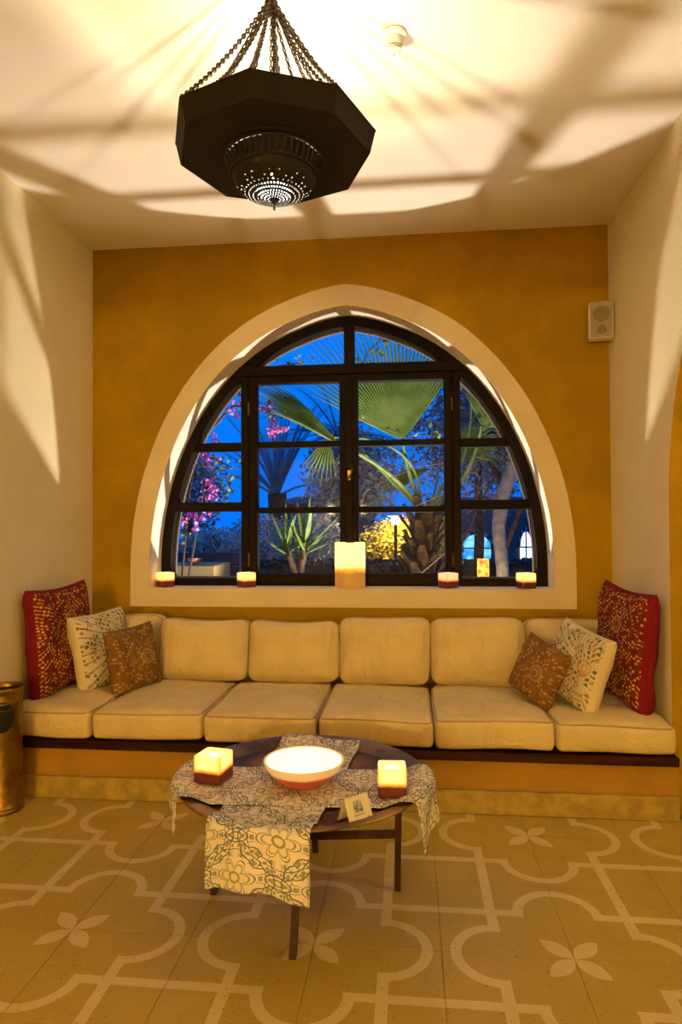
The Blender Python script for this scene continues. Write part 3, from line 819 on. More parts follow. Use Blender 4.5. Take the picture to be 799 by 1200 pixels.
# tent card
card = tag(empty('tent_card', (1.945, 2.150, TZ-.0225), R(43)), 'folded white tent card with a small blue picture on the tray table', 'card')
cw, ch, sp_ = .094, .086, .036
def panel(sg, name):
    mb = MB(); M4 = Matrix.Translation((0, 0, 0))
    y0, y1 = sg*sp_, 0
    a = Vector((0, y0, 0)); b_ = Vector((0, sg*.001, ch*.93)); n = Vector((0, (b_.z), -(b_.y-a.y))).normalized()*.0012*sg
    v = []
    for x in (-cw/2, cw/2):
        v += [Vector((x, a.y, a.z)), Vector((x, b_.y, b_.z)), Vector((x, b_.y, b_.z))-n, Vector((x, a.y, a.z+.0006))-n]
    mb.add(v, [(0,1,2,3),(7,6,5,4),(0,4,5,1),(1,5,6,2),(2,6,7,3),(3,7,4,0)]); return mb.build(name, M['paper'], card, False)
front = panel(-1, 'front_panel'); panel(1, 'rear_panel')
def onface(u, v, wu, wv, mat, name):
    a = Vector((0, -sp_, 0)); b_ = Vector((0, -.001, ch*.93)); n = Vector((0, -(b_.z), (b_.y-a.y))).normalized()*.0004
    mb = MB(); q = []
    for k in (1, 2):
        for du, dv in ((0,0),(1,0),(1,1),(0,1)):
            t = v+dv*wv; p = a.lerp(b_, t) + n*k; q.append((u+du*wu, p.y, p.z))
    mb.add(q, [(0,1,2,3),(7,6,5,4),(0,4,5,1),(1,5,6,2),(2,6,7,3),(3,7,4,0)]); return mb.build(name, mat, front, False)
tag(onface(-.018, .44, .034, .40, pbr('card_picture_ink', (.40, .44, .50), .8, 0, .5, 90), 'printed_picture'), 'small blue-grey picture')
for i, (u, wu) in enumerate(((-.022, .006), (-.014, .005), (-.006, .008), (.004, .006), (.012, .008))): onface(u, .33, wu, .05, M['ink'], 'printed_line')
onface(-.036, .09, .009, .10, M['ink2'], 'printed_mark'); onface(.026, .12, .010, .11, M['ink'], 'printed_mark')

# ---------------------------------------------------------------- brass bin by the left wall
bn = tag(empty('brass_bin', (.106, 3.115, 0)), 'tall round brass bin with a black oval opening by the left wall', 'bin')
prof = [(0, .0005), (.098, .0005), (.101, .006), (.101, .018), (.098, .022), (.100, .028), (.098, .034), (.094, .04), (.094, .50), (.096, .505), (.094, .511), (.094, .53), (.097, .536), (.094, .543), (.094, .575), (.096, .582), (.102, .592), (.104, .600), (.102, .607), (.096, .609), (.090, .604), (.088, .585), (.088, .03), (0, .03)]
mb = MB(); mb.lathe(prof, 56); mb.build('bin_body', M['gold'], bn, sharp=50)
mb = MB(); k = 28; pts = []
A0 = math.radians(-57)
for rr, dz in ((1.0, .0), (.0, 0)):
    pass
ring = []
for i in range(k):
    an = 2*PI*i/k; th = A0 + .60*math.cos(an); z = .475 + .077*math.sin(an); ring.append((th, z))
vs = [((.0952)*math.cos(t), (.0952)*math.sin(t), z) for t, z in ring] + [(.0895*math.cos(t), .0895*math.sin(t), z) for t, z in ring]
cv = []
mb.add(vs, [(i, (i+1) % k, (i+1) % k+k, i+k) for i in range(k)])
rows = 8; gv = []
for j in range(rows+1):
    f_ = j/rows
    for t, z in ring: gv.append(((.0952+.0004*(1-f_))*math.cos(A0+(t-A0)*f_), (.0952+.0004*(1-f_))*math.sin(A0+(t-A0)*f_), .475+(z-.475)*f_))
mb.add(gv, [(j*k+i, j*k+(i+1) % k, (j+1)*k+(i+1) % k, (j+1)*k+i) for j in range(rows) for i in range(k)])
tag(mb.build('bin_opening', M['black'], bn), 'black oval opening')
mb = MB(); mb.tube([((.0965)*math.cos(t), (.0965)*math.sin(t), z) for t, z in ring], .0025, 6, closed=True); mb.build('opening_rim', M['gold'], bn)

# ---------------------------------------------------------------- pendant lantern
LX, LY, LZ = 1.690, 2.13, 2.61
pen = tag(empty('pendant_lantern', (LX, LY, LZ)), 'octagonal blackened metal pendant lantern hung on many chains from the ceiling', 'lamp')
def octa(prof, n=8): 
    mb = MB(); mb.lathe(prof, n); return mb
mb = octa([(.176, .0), (.318, .0), (.334, .066), (.338, .072), (.334, .074), (.328, .068), (.313, .004), (.176, .004)]); mb.build('octagonal_pan', M['iron'], pen, sharp=20)
mb = MB(); mb.lathe([(.118, -.002), (.180, -.002), (.180, .006), (.118, .006)], 48); mb.build('collar_ring', M['iron'], pen)
# ribbed gallery: upright slats between two rings
mb = MB(); mb.lathe([(.158, -.002), (.164, -.006), (.160, -.012), (.154, -.008)], 56); mb.lathe([(.142, -.052), (.147, -.056), (.144, -.062), (.138, -.058)], 56); mb.build('gallery_ring', M['iron'], pen)
slat = MB(); slat.tube([(0, 0, 0), (-.016, 0, -.050)], .0042, 6); sme = slat.mesh('gallery_slat', M['iron'])
for i in range(44):
    an = 2*PI*i/44; link('gallery_slat', sme, pen, (.158*math.cos(an), .158*math.sin(an), -.006), (0, 0, an))
mb = MB(); mb.lathe([(.150, -.006), (.134, -.055)], 56); mb.build('gallery_liner', M['iron'], pen)
# pierced dome
nseg = 150; rows = 38; Rd, Hd = .138, .078
prof = [(Rd*math.cos(PI/2*i/rows)+.0005, -.058-Hd*math.sin(PI/2*i/rows)) for i in range(rows+1)]
rd = random.Random(9)
hole = {12: 6, 16: 5, 19: 4, 22: 3, 25: 3, 28: 4, 30: 5, 32: 6, 34: 10}
def skip(i, k):
    if i not in hole: return False
    st = hole[i]; return k % st == 0 and (i > 18 or (k//st) % 3 != 0)
mb = MB(); mb.lathe(prof, nseg, skip=skip); dome = mb.build('pierced_dome', M['iron'], pen, sharp=60)
mb = MB(); mb.lathe([(.0005, -.172), (.004, -.168), (.003, -.155), (.006, -.148), (.012, -.140), (.006, -.134), (.0005, -.133)], 14); mb.build('finial', M['iron'], pen)
mb = MB(); mb.lathe([(.0005, -.130), (.03, -.127), (.052, -.119), (.058, -.110), (.052, -.101), (.026, -.095), (.012, -.093), (.010, -.014)], 24); mb.build('bulb', M['bulb'], pen)
bulb = [o for o in D.objects if o.name.startswith('bulb')][-1]
mb = MB(); mb.tube([(0, 0, -.012), (0, 0, .05)], .012, 12); mb.tube([(0, 0, .05), (0, 0, .53)], .004, 8); mb.build('lamp_holder', M['iron'], pen)
AP = Vector((-.008, 0, .535))
mb = MB(); mb.lathe([(.0005, -.03), (.016, -.028), (.022, -.01), (.014, .004), (.02, .016), (.008, .03), (.0005, .034)], 20, AP); mb.build('chain_hub', M['iron'], pen)
mb = MB(); mb.tube([AP+Vector((0, 0, .03)), Vector((-.008, 0, ZC-LZ-.02))], .006, 8); mb.lathe([(.0005, -.03), (.03, -.028), (.055, -.010), (.06, -.001), (.0005, -.001)], 24, (-.008, 0, ZC-LZ)); mb.build('ceiling_rose', M['iron'], pen)
def chain(p, q, link_l, wr, sag=.012):
    mb = MB(); p, q = Vector(p), Vector(q); L = (q-p).length; n = int(L/(link_l*.78)); 
    t = (q-p).normalized(); a = Vector((0,0,1)) if abs(t.z) < .9 else Vector((1,0,0)); s1 = t.cross(a).normalized(); s2 = t.cross(s1)
    for i in range(n):
        f_ = (i+.5)/n; c_ = p.lerp(q, f_) - Vector((0, 0, sag*4*f_*(1-f_))); s = s1 if i % 2 else s2
        pts = []
        for k in range(8):
            an = 2*PI*k/8; pts.append(c_ + t*math.cos(an)*link_l*.5 + s*math.sin(an)*link_l*.30)
        mb.tube(pts, wr, 4, closed=True)
    return mb
for i in range(8):
    an = 2*PI*i/8; chain((.330*math.cos(an), .330*math.sin(an), .072), AP+Vector((.012*math.cos(an), .012*math.sin(an), -.01)), .017, .0034, .03).build('chain', M['chain'], pen)
for i in range(8):
    an = 2*PI*(i+.32)/8; chain((.306*math.cos(an), .306*math.sin(an), .068), AP+Vector((.008*math.cos(an), .008*math.sin(an), -.02)), .015, .0028, .05).build('chain', M['chain'], pen)

# ---------------------------------------------------------------- speaker and smoke detector
spk = tag(empty('wall_speaker', (3.300, 4.17, 2.635), R(-10)), 'small pale box loudspeaker high in the right back corner', 'speaker')
mb = MB(); mb.bbox(-.070, .070, -.045, .045, -.110, .110, .006); mb.build('speaker_body', M['plastic'], spk, False)
mb = MB(); mb.bbox(-.0635, .0635, -.0485, -.0445, -.1035, .1035, .002); mb.build('speaker_grille', M['grille'], spk, False)
mb = MB(); mb.lathe([(0, 0), (.048, 0), (.046, .002), (0, .0022)], 32); o = mb.build('speaker_cone', M['cone'], spk, loc=(.002, -.0486, .035)); o.rotation_euler = (PI/2, 0, 0)
mb = MB(); mb.lathe([(0, 0), (.028, 0), (.026, .002), (0, .0022)], 24); o = mb.build('tweeter', M['cone'], spk, loc=(.002, -.0486, -.062)); o.rotation_euler = (PI/2, 0, 0)
mb = MB(); mb.bbox(-.02, .02, .046, .090, -.03, .03, .003); mb.build('wall_bracket', M['plastic'], spk, False)
det = tag(empty('smoke_detector', (2.08, 2.50, ZC)), 'small round white smoke detector on the ceiling', 'detector')
mb = MB(); mb.lathe([(0, -.001), (.046, -.001), (.050, -.006), (.048, -.014), (.034, -.020), (.034, -.045), (.030, -.050), (0, -.050)], 36); mb.build('detector_base', M['plastic'], det, sharp=50)
mb = MB(); mb.lathe([(.0, -.080), (.010, -.080), (.022, -.077), (.028, -.070)], 32); mb.build('detector_cap', M['plastic'], det)
for zz in (-.053, -.061, -.069):
    mb = MB(); mb.lathe([(.026, zz+.002), (.031, zz+.002), (.031, zz-.0015), (.026, zz-.0015)], 32); mb.build('detector_ring', M['plastic'], det, sharp=40)
mb = MB(); mb.lathe([(.024, -.050), (.024, -.073)], 20); tag(mb.build('detector_core', M['black'], det), 'dark inner core')
mb = MB(); mb.lathe([(0, -.0835), (.004, -.083), (.006, -.080)], 12); tag(mb.build('sensor', pbr('grey_sensor', (.3, .33, .36), .3), det), 'grey sensor tip')

# ---------------------------------------------------------------- the garden at dusk
def leafmat(name, c0, c1, rough=.5, sub=.15):
    mt, b = new_mat(name); x, y, z, k = xyz('Object')
    setc(b, 'Base Color', mixc(mapr(noi(k, 5, 4), .3, .7), c0, c1)); b.inputs['Roughness'].default_value = rough; b.inputs['Specular IOR Level'].default_value = .3
    return mt
M['leaf_palm'] = leafmat('palm_leaf_green', (.13, .19, .025), (.23, .29, .06))
M['leaf_yucca'] = leafmat('yucca_leaf_green', (.06, .11, .015), (.12, .18, .04))
M['leaf_dark'] = leafmat('dark_foliage', (.12, .19, .22), (.22, .30, .32))
M['hedge'] = leafmat('hedge_foliage', (.02, .03, .025), (.05, .065, .05))
M['leaf_blue'] = leafmat('silver_foliage', (.20, .26, .24), (.42, .46, .42))
M['leaf_bush'] = leafmat('bush_foliage', (.26, .25, .05), (.55, .48, .10))
M['leaf_vine'] = leafmat('vine_foliage', (.10, .14, .03), (.22, .25, .08))
M['leaf_gray'] = leafmat('grey_blossom_foliage', (.10, .11, .11), (.22, .22, .22))
M['magenta'] = leafmat('magenta_bracts', (.62, .12, .38), (.82, .26, .56))
M['bark'] = pbr('palm_bark', (.10, .052, .020), .9, 0, .4, 12, .5, 40, .02)
M['bark_pale'] = pbr('pale_bark', (.44, .35, .22), .8, 0, .25, 8, .3, 30, .01)
M['twig'] = pbr('twig_bark', (.08, .05, .03), .8, 0, .2, 20)
M['soil'] = pbr('garden_soil', (.07, .06, .035), .95, 0, .4, 3)
M['gwall'] = plaster('garden_wall_plaster', (.42, .28, .10), .12)
M['brownwall'] = pbr('brown_boards', (.10, .045, .035), .7, 0, .3, 8)
M['terra'] = pbr('terracotta', (.36, .14, .07), .7, 0, .2, 10)
M['rooftile'] = pbr('red_roof', (.22, .07, .05), .8, 0, .2, 6)
M['farwall'] = pbr('far_wall', (.14, .10, .09), .8, 0, .1, 3)
M['striped'] = pbr('pale_voussoir', (.4, .38, .36), .8); M['darkstone'] = pbr('dark_voussoir', (.06, .05, .06), .8)
def blue_window(name, st):
    mt, b = new_mat(name); x, y, z, k = xyz('Object')
    n = mapr(noi(k, 3.5, 3), .35, .65)
    setc(b, 'Emission Color', mixc(n, (.0, .20, .75), (.18, .55, 1.0))); b.inputs['Emission Strength'].default_value = st
    b.inputs['Base Color'].default_value = (.05, .1, .2, 1); return mt
M['bluewin'] = blue_window('lit_blue_window', 1.7)
M['whitewin'] = emis('lit_white_doorway', (.75, .8, 1.0), 1.5)
M['lampglow'] = emis('path_lamp_glow', (1.0, .78, .45), 9)

g_ = MB(); g_.box(-14, 16, 4.62, 45, -.5, -.2); tag(g_.build('ground', M['soil'], smooth=False), kind='structure')

def leaf_cloud(c, rad, n, size, seed, shell=.55, floor_z=None):
    rg = random.Random(seed); mb = MB(); c = Vector(c); vs = []; fs = []
    for i in range(n):
        while True:
            p = Vector((rg.uniform(-1,1), rg.uniform(-1,1), rg.uniform(-1,1)))
            if p.length <= 1: break
        p = p.normalized()*(shell + (1-shell)*rg.random())*(1+.25*fbm(p*2.2, seed))
        q = c + Vector((p.x*rad[0], p.y*rad[1], p.z*rad[2]))
        if floor_z is not None and q.z < floor_z: continue
        d = Vector((rg.gauss(0,1), rg.gauss(0,1), rg.gauss(0,.7))).normalized(); s = size*rg.uniform(.6, 1.3)
        a = d.cross(Vector((rg.gauss(0,1), rg.gauss(0,1), rg.gauss(0,1)))).normalized(); nn = d.cross(a)*s*.12
        o = len(vs)
        vs += [q-d*s*.5, q+a*s*.28+nn, q+d*s*.5, q-a*s*.28+nn]; fs += [(o, o+1, o+2), (o, o+2, o+3)]
    mb.add(vs, fs); return mb
def bush(name, lab, c, rad, n, size, mat, seed, group=None, cat='bush', stems=5):
    t = tag(empty(name, (c[0], c[1], 0)), lab, cat, group)
    tag(leaf_cloud((0, 0, c[2]), rad, n, size, seed, .5, .02).build('foliage', M[mat], t, False), kind='stuff')
    rg = random.Random(seed); mb = MB()
    for i in range(stems):
        a = rg.uniform(0, 6.28); r = rg.uniform(.2, .7)
        mb.tube([(.04*math.cos(a), .04*math.sin(a), -.25), (rad[0]*r*.5*math.cos(a), rad[1]*r*.5*math.sin(a), c[2]*.7), (rad[0]*r*math.cos(a), rad[1]*r*math.sin(a), c[2]+rad[2]*.5)], [.03, .02, .006], 6)
    mb.build('stem', M['twig'], t); return t
def fan_leaf(mb, base, hub, mid, spread, R_, nrm, seed, nseg=36, droop=.15, fold=.03):
    """segments fan out from hub about direction mid in the plane with normal nrm"""
    rg = random.Random(seed); mid = Vector(mid).normalized(); nrm = Vector(nrm); nrm = (nrm - mid*nrm.dot(mid)).normalized(); side = nrm.cross(mid)
    hub = Vector(hub)
    for i in range(nseg):
        a = -spread + 2*spread*(i+.5)/nseg; L = R_*(1-.25*(abs(a)/spread)**2)*rg.uniform(.9, 1.05)
        d = mid*math.cos(a) + side*math.sin(a); s = -mid*math.sin(a) + side*math.cos(a)
        wd = spread*R_/nseg*.50
        pts = []
        for t, wk in ((.02, .06), (.28, .62), (.46, .86), (.70, .42), (1.0, .03)):
            p = hub + d*L*t - Vector((0, 0, 1))*droop*L*max(0, t-.5)**2*2.5*rg.uniform(.6, 1.3)
            pts.append((p - s*wd*wk, p + nrm*fold*wk, p + s*wd*wk))
        o = [q for tr in pts for q in tr]
        mb.add(o, [(3*k+j, 3*k+j+1, 3*k+4+j, 3*k+3+j) for k in range(4) for j in (0, 1)])
    return mb
# fan palm near the window
fp = tag(empty('fan_palm', (2.27, 8.0, 0)), 'fan palm with shaggy trunk lit green outside the right casement', 'palm')
FP = Vector((2.27, 8.0, 0))
mb = MB(); mb.tube([(0, 0, -.25), (.0, 0, .5), (-.01, 0, 1.0), (.05, 0, 1.5), (.06, 0, 1.62)], [.17, .17, .15, .13, .06], 14); mb.build('trunk', M['bark'], fp)
rg = random.Random(3); bt = MB(); bt.add([(-.06, 0, 0), (.06, 0, 0), (.05, -.05, .10), (-.05, -.05, .10), (.025, -.13, .19), (-.025, -.13, .19), (-.05, .02, .0), (.05, .02, .0), (.02, -.10, .205), (-.02, -.10, .205)], [(0,1,2,3),(3,2,4,5),(6,7,8,9),(0,3,6),(1,7,2),(4,8,9,5),(3,5,9,6),(2,7,8,4)]); bme = bt.mesh('leaf_boot', M['bark'], False)
for i in range(64):
    z = .12 + 1.42*i/64; a = i*2.4; rr = .155 if z < 1 else .135
    o = link('leaf_boot', bme, fp, (rr*math.cos(a)+(.05*max(0, z-1)*2), rr*math.sin(a), z), (0, 0, a+PI/2)); s = rg.uniform(.8, 1.35); o.scale = (s, s, s)
CR = Vector((.05, 0, 1.58))
def palm_leaf(hub, mid, spread, R_, nrm, seed, bend=(0, 0, 0), rad=(.034, .016), droop=.15, nseg=36):
    mb = MB(); hub = Vector(hub) - FP; b0 = CR + Vector(((hub.x)*.06, -.05, -.03))
    pts = [b0.lerp(hub, t) + Vector(bend)*4*t*(1-t) for t in [i/10 for i in range(11)]]
    mb.tube(pts, [rad[0]+(rad[1]-rad[0])*i/10 for i in range(11)], 7)
    fan_leaf(mb, b0, hub, mid, spread, R_, nrm, seed, nseg, droop)
    return mb.build('palm_leaf', M['leaf_palm'], fp, False)
palm_leaf((2.06, 7.75, 2.38), (-.24, -.05, 1), R(50), 1.85, (.05, -1, .1), 1, (-.04, 0, 0), droop=.02, nseg=40)
palm_leaf((1.36, 7.45, 2.30), (-.80, -.10, .62), R(15), 1.45, (.45, -.75, .60), 2, (.1, 0, .05), droop=.12, nseg=22)
palm_leaf((2.98, 7.9, 2.55), (.55, -.05, .75), R(60), .95, (-.2, -.9, .1), 3, (.1, 0, -.1), droop=.35)
palm_leaf((1.62, 7.7, 2.22), (-.75, -.1, .25), R(40), .42, (.1, -.6, .8), 4, (-.05, 0, .05), (.022, .010), droop=1.6, nseg=16)
palm_leaf((2.42, 8.5, 2.12), (-.75, .1, -.25), R(20), .95, (0, -.7, .7), 5, (.1, 0, .1), (.02, .01), droop=.7, nseg=16)
palm_leaf((2.75, 8.2, 2.25), (.6, .0, .5), R(55), .7, (0, -.8, .4), 6, (.0, 0, .0), (.028, .012), droop=.5, nseg=26)
palm_leaf((1.22, 7.5, 2.40), (-.25, -.2, -.85), R(30), .60, (.1, -.9, .3), 7, (.3, 0, .25), (.018, .009), droop=.1, nseg=9)
palm_leaf((2.9, 8.3, 3.0), (.25, -.05, .9), R(60), 1.0, (-.1, -1, .1), 8, (.15, 0, -.1), (.028, .012), droop=.2, nseg=36)

# yucca
yu = tag(empty('yucca', (.95, 7.0, 0)), 'spiky green yucca outside the lower left casement pane', 'yucca')
tops = [Vector((-.13, 0, 1.16)), Vector((.07, -.02, 1.17)), Vector((-.02, .18, 1.10))]
for i, tp in enumerate(tops):
    mb = MB(); mb.tube([(0.01*i, 0, -.25), (.015, 0, .75), (tp.x*.4, tp.y*.4, .92), tp], [.045, .04, .034, .03], 8); mb.build('stem', M['bark'], yu)
lb = MB(); Ln = .52
for s in (-1, 1):
    pass
rows_ = [(0, .010), (.12, .017), (.45, .024), (.8, .014), (1, .001)]
vs = []; 
for t, wd in rows_: vs += [(-wd, .0, t*Ln), (0, .008*(1-t), t*Ln), (wd, 0, t*Ln)]
lb.add(vs, [(3*k+j, 3*k+j+1, 3*k+4+j, 3*k+3+j) for k in range(4) for j in (0, 1)]); lme = lb.mesh('yucca_leaf', M['leaf_yucca'], False)
rg = random.Random(12)
for ti, tp in enumerate(tops):
    for i in range(17):
        az = i*2.4+ti; tilt = R(8 + 88*(i/17)**1.1); s = rg.uniform(.75, 1.1)
        o = link('yucca_leaf', lme, yu, tp - Vector((0, 0, .10*i/17)), (tilt, 0, az)); o.scale = (s, s, s)

# date palms and trees far off
def date_palm(loc, hz, nf, L, lab, seed, name='date_palm', el=(5, 80)):
    t = tag(empty(name, (loc[0], loc[1], 0)), lab, 'palm')
    mb = MB(); mb.tube([(0, 0, -.25), (.05, 0, hz*.5), (0, 0, hz)], [.28, .24, .26], 12); mb.build('trunk', M['bark'], t)
    rg = random.Random(seed)
    for i in range(nf):
        az = i*2.39996 + rg.uniform(-.2, .2); e0 = R(el[0] + (el[1]-el[0])*rg.random()); mb = MB(); pts = []
        p = Vector((0, 0, hz-.1)); d = Vector((math.cos(az)*math.cos(e0), math.sin(az)*math.cos(e0), math.sin(e0))); n = 14; st = L/n
        for k in range(n+1):
            pts.append(p.copy()); p = p + d*st; d = (d + Vector((0, 0, -.055))).normalized()
        mb.tube(pts, [.035*(1-k/n)+.006 for k in range(n+1)], 5)
        for k in range(3, n):
            for q in (0, .33, .66):
                c_ = pts[k].lerp(pts[k+1], q); tg = (pts[k+1]-pts[k]).normalized(); s = tg.cross(Vector((0,0,1))).normalized(); up = s.cross(tg)
                for sg in (-1, 1):
                    ll = L*.22*(1-.6*abs(k/n-.45))*rg.uniform(.8, 1.1); dd = (s*sg*.75 + tg*.6 + up*.25).normalized(); nn = tg.cross(dd).normalized()*.0+tg*.008
                    e = c_ + dd*ll - Vector((0, 0, ll*.12)); mb.add([c_-nn, c_+nn, e], [(0, 1, 2)])
        mb.build('palm_frond', M['leaf_dark'], t, False)
    return t
date_palm((-1.4, 17.5), 2.25, 24, 2.7, 'dark feathery date palm behind the left casement', 21, el=(25, 88))
date_palm((-.35, 23), 4.6, 22, 2.9, 'taller dark date palm farther back against the blue sky', 22, el=(-10, 70))
def tree(name, lab, loc, hz, crown, rad, n, size, mat, seed, tr=.12, bark='bark'):
    t = tag(empty(name, (loc[0], loc[1], 0)), lab, 'tree')
    mb = MB(); mb.tube([(0, 0, -.25), (.06, 0, hz*.5), (crown[0]*.5, crown[1]*.5, hz), (crown[0], crown[1], crown[2])], [tr, tr*.9, tr*.7, tr*.2], 10); mb.build('trunk', M[bark], t)
    tag(leaf_cloud(crown, rad, n, size, seed, .3).build('foliage', M[mat], t, False), kind='stuff'); return t
tree('dark_tree', 'dark leafy tree between the casements beyond the yucca', (.75, 15.5), 1.8, (0, 0, 2.55), (1.15, 1.0, 1.35), 7000, .12, 'leaf_dark', 31)
tree('blossom_tree', 'tree with pale grey blossom behind the fan palm', (3.6, 14.8), 2.2, (.1, 0, 3.4), (2.0, 1.2, 2.0), 8500, .115, 'leaf_gray', 32)
tree('leafy_tree', 'blue-tinged tree at the far left of the garden', (-2.5, 13.5), 1.6, (0, 0, 2.2), (.8, .8, 1.0), 3000, .12, 'leaf_dark', 33)
# pale trunk tree on the right, with a creeper branch
wt = tag(empty('pale_trunk_tree', (3.38, 9.0, 0)), 'tree with floodlit pale trunk seen through the right side panes', 'tree')
mb = MB(); mb.tube([(0, 0, -.25), (-.02, 0, .8), (-.07, 0, 1.35), (-.02, 0, 1.75), (.12, 0, 2.15), (.30, 0, 2.6)], [.10, .085, .09, .10, .10, .07], 12); mb.build('trunk', M['bark_pale'], wt)
mb = MB(); mb.tube([(-.05, 0, .85), (.1, -.05, 1.3), (.26, -.05, 1.75), (.55, 0, 2.3)], [.025, .03, .025, .015], 8); mb.build('branch', M['bark'], wt)
mb = MB(); mb.tube([(-.0, 0, 1.9), (-.2, .05, 2.3), (-.25, .1, 2.8)], [.05, .035, .015], 8); mb.tube([(-.65, -.3, 1.0), (-.3, -.3, 1.75), (.05, -.3, 2.4)], [.016, .014, .01], 6); mb.build('branch', M['bark'], wt)
tag(leaf_cloud((.05, .3, 2.95), (1.05, .8, .95), 4200, .085, 41, .25).build('foliage', M['leaf_gray'], wt, False), kind='stuff')
# hedge and bushes
hd = tag(empty('clipped_hedge', (2.0, 11.0, 0)), 'long dark clipped hedge across the garden', 'hedge')
mb = MB(); mb.box(-3.6, 4.2, -.35, .35, -.23, .76); mb.build('hedge_body', M['hedge'], hd, False)
rg = random.Random(7); mb = MB(); vs = []; fs = []
for i in range(5200):
    face = rg.random(); x_ = rg.uniform(-3.65, 4.25)
    if face < .6: q = Vector((x_, -.36+rg.uniform(-.04, .02), rg.uniform(0, .82)))
    else: q = Vector((x_, rg.uniform(-.36, .36), .78+rg.uniform(-.03, .04)))
    d = Vector((rg.gauss(0,1), rg.gauss(0,1), rg.gauss(0,1))).normalized()*.05; a = d.cross(Vector((rg.gauss(0,1), rg.gauss(0,1), 1))).normalized()*.03
    o = len(vs); vs += [q-d, q+a, q+d, q-a]; fs.append((o, o+1, o+2, o+3))
mb.add(vs, fs); tag(mb.build('foliage', M['hedge'], hd, False), kind='stuff')
bush('silvery_bush', 'bush tinted blue by the sky behind the yucca', (.30, 12.2, .95), (.78, .6, .74), 6500, .075, 'leaf_blue', 51)
bush('silvery_bush', 'bush tinted blue by the sky left of the yucca', (-1.0, 13.7, 1.0), (.75, .6, .66), 4000, .08, 'leaf_blue', 52)
bush('leafy_bush', 'pale leafy bush over the brown boards at far left', (-.72, 9.3, .98), (.62, .45, .40), 3600, .07, 'leaf_blue', 53)
bush('lamplit_bush', 'golden bush lit by the garden path lamp', (1.98, 12.95, .92), (.88, .45, .62), 9000, .075, 'leaf_bush', 54)
bush('lamplit_bush', 'bush right of the palm trunk, glowing from the path lamp', (2.82, 11.85, .92), (.28, .24, .66), 3000, .065, 'leaf_bush', 55)
pl = tag(empty('path_lamp', (1.88, 12.0, 0)), 'garden path lamp glowing over the golden bush', 'lamp')
mb = MB(); mb.tube([(0, 0, -.25), (0, 0, 1.40)], .03, 10); mb.build('pole', M['twig'], pl)
mb = MB(); mb.lathe([(.001, 1.60), (.05, 1.60), (.17, 1.565), (.17, 1.555), (.001, 1.565)], 20); mb.build('shade', M['striped'], pl)
mb = MB(); mb.lathe([(.001, 1.40), (.06, 1.41), (.085, 1.47), (.07, 1.54), (.001, 1.555)], 16); mb.build('globe', M['lampglow'], pl)
# lantern standing beyond the right pane
ln = tag(empty('amber_lantern', (2.995, 8.0, 0)), 'amber glass lantern glowing outside the lower right pane', 'lantern')
mb = MB(); mb.lathe([(0, -.21), (.05, -.21), (.05, .02), (.02, .03), (.02, .72), (.07, .735), (.07, .755), (0, .755)], 16); mb.build('post', M['twig'], ln)
mt, b_ = new_mat('amber_lantern_glass'); x_, y_, z_, k_ = xyz('Object')
e_ = mixc(mapr(noi(k_, 22, 3), .35, .65), (.55, .10, .005), (1.0, .45, .06)); setc(b_, 'Emission Color', e_); b_.inputs['Emission Strength'].default_value = 2.6; b_.inputs['Base Color'].default_value = (.3, .1, .01, 1)
mb = MB(); mb.lathe([(.0, .757), (.062, .757), (.070, .80), (.070, .93), (.066, .985), (.060, .985)], 20); mb.build('lantern_glass', mt, ln)
# garden walls at the left
mb = MB(); mb.bbox(-1.2, .10, 6.75, 7.35, -.22, .985, .01); tag(mb.build('parapet_wall', M['gwall'], smooth=False), 'low ochre garden wall block outside the lower left pane', 'wall')
bw = tag(empty('board_screen', (-.6, 8.3, -.2)), 'dark brown board screen behind the ochre garden wall', 'screen')
for i in range(7):
    mb = MB(); mb.bbox(-1.3, .56, -.012, .012, .18*i, .18*i+.172, .003); mb.build('board', M['brownwall'], bw, False)
pt = tag(empty('terracotta_pot', (-.52, 7.05, .986)), 'small terracotta pot with a tiered lid on the garden wall', 'pot')
mb = MB(); mb.lathe([(0, 0), (.05, 0), (.075, .02), (.07, .05), (.055, .06), (.06, .075), (.04, .10), (.045, .11), (.02, .14), (.022, .15), (0, .19)], 24); mb.build('pot_body', M['terra'], pt)
b2 = tag(empty('clay_bowl', (-.16, 6.86, .986)), 'shallow clay bowl on the garden wall behind the corner candle', 'bowl')
mb = MB(); mb.lathe([(0, 0), (.04, 0), (.085, .045), (.09, .07), (.082, .07), (.07, .04), (0, .015)], 24); mb.build('bowl_body', M['terra'], b2)
# bougainvillea and creepers
bo = tag(empty('bougainvillea', (-.15, 6.25, 0)), 'bougainvillea with magenta bracts climbing outside the left panes', 'vine')
O = Vector((-.15, 6.25, 0))
paths = [[(-.1, 6.2, -.22), (-.05, 6.2, 1.0), (.02, 6.2, 1.75), (.12, 6.2, 2.3), (.42, 6.2, 2.62)], [(-.08, 6.25, -.22), (.0, 6.22, .9), (.16, 6.2, 1.75), (.38, 6.2, 1.86), (.46, 6.15, 1.70)],
         [(-.05, 6.2, 1.2), (.05, 6.2, 1.95), (.25, 6.2, 2.05), (.45, 6.18, 1.95)], [(.1, 6.2, 2.2), (.45, 6.2, 2.55), (.80, 6.2, 2.52), (.86, 6.15, 2.38)], [(.3, 6.2, 2.5), (.75, 6.2, 2.9), (1.15, 6.2, 2.95)]]
for p in paths:
    mb = MB(); q = [Vector(a)-O for a in p]; mb.tube(q, [.012]*2+[.007]*(len(q)-2), 6); mb.build('stem', M['twig'], bo)
def along(p, t):
    t *= len(p)-1; i = min(int(t), len(p)-2); return Vector(p[i]).lerp(Vector(p[i+1]), t-i)
rg = random.Random(5)
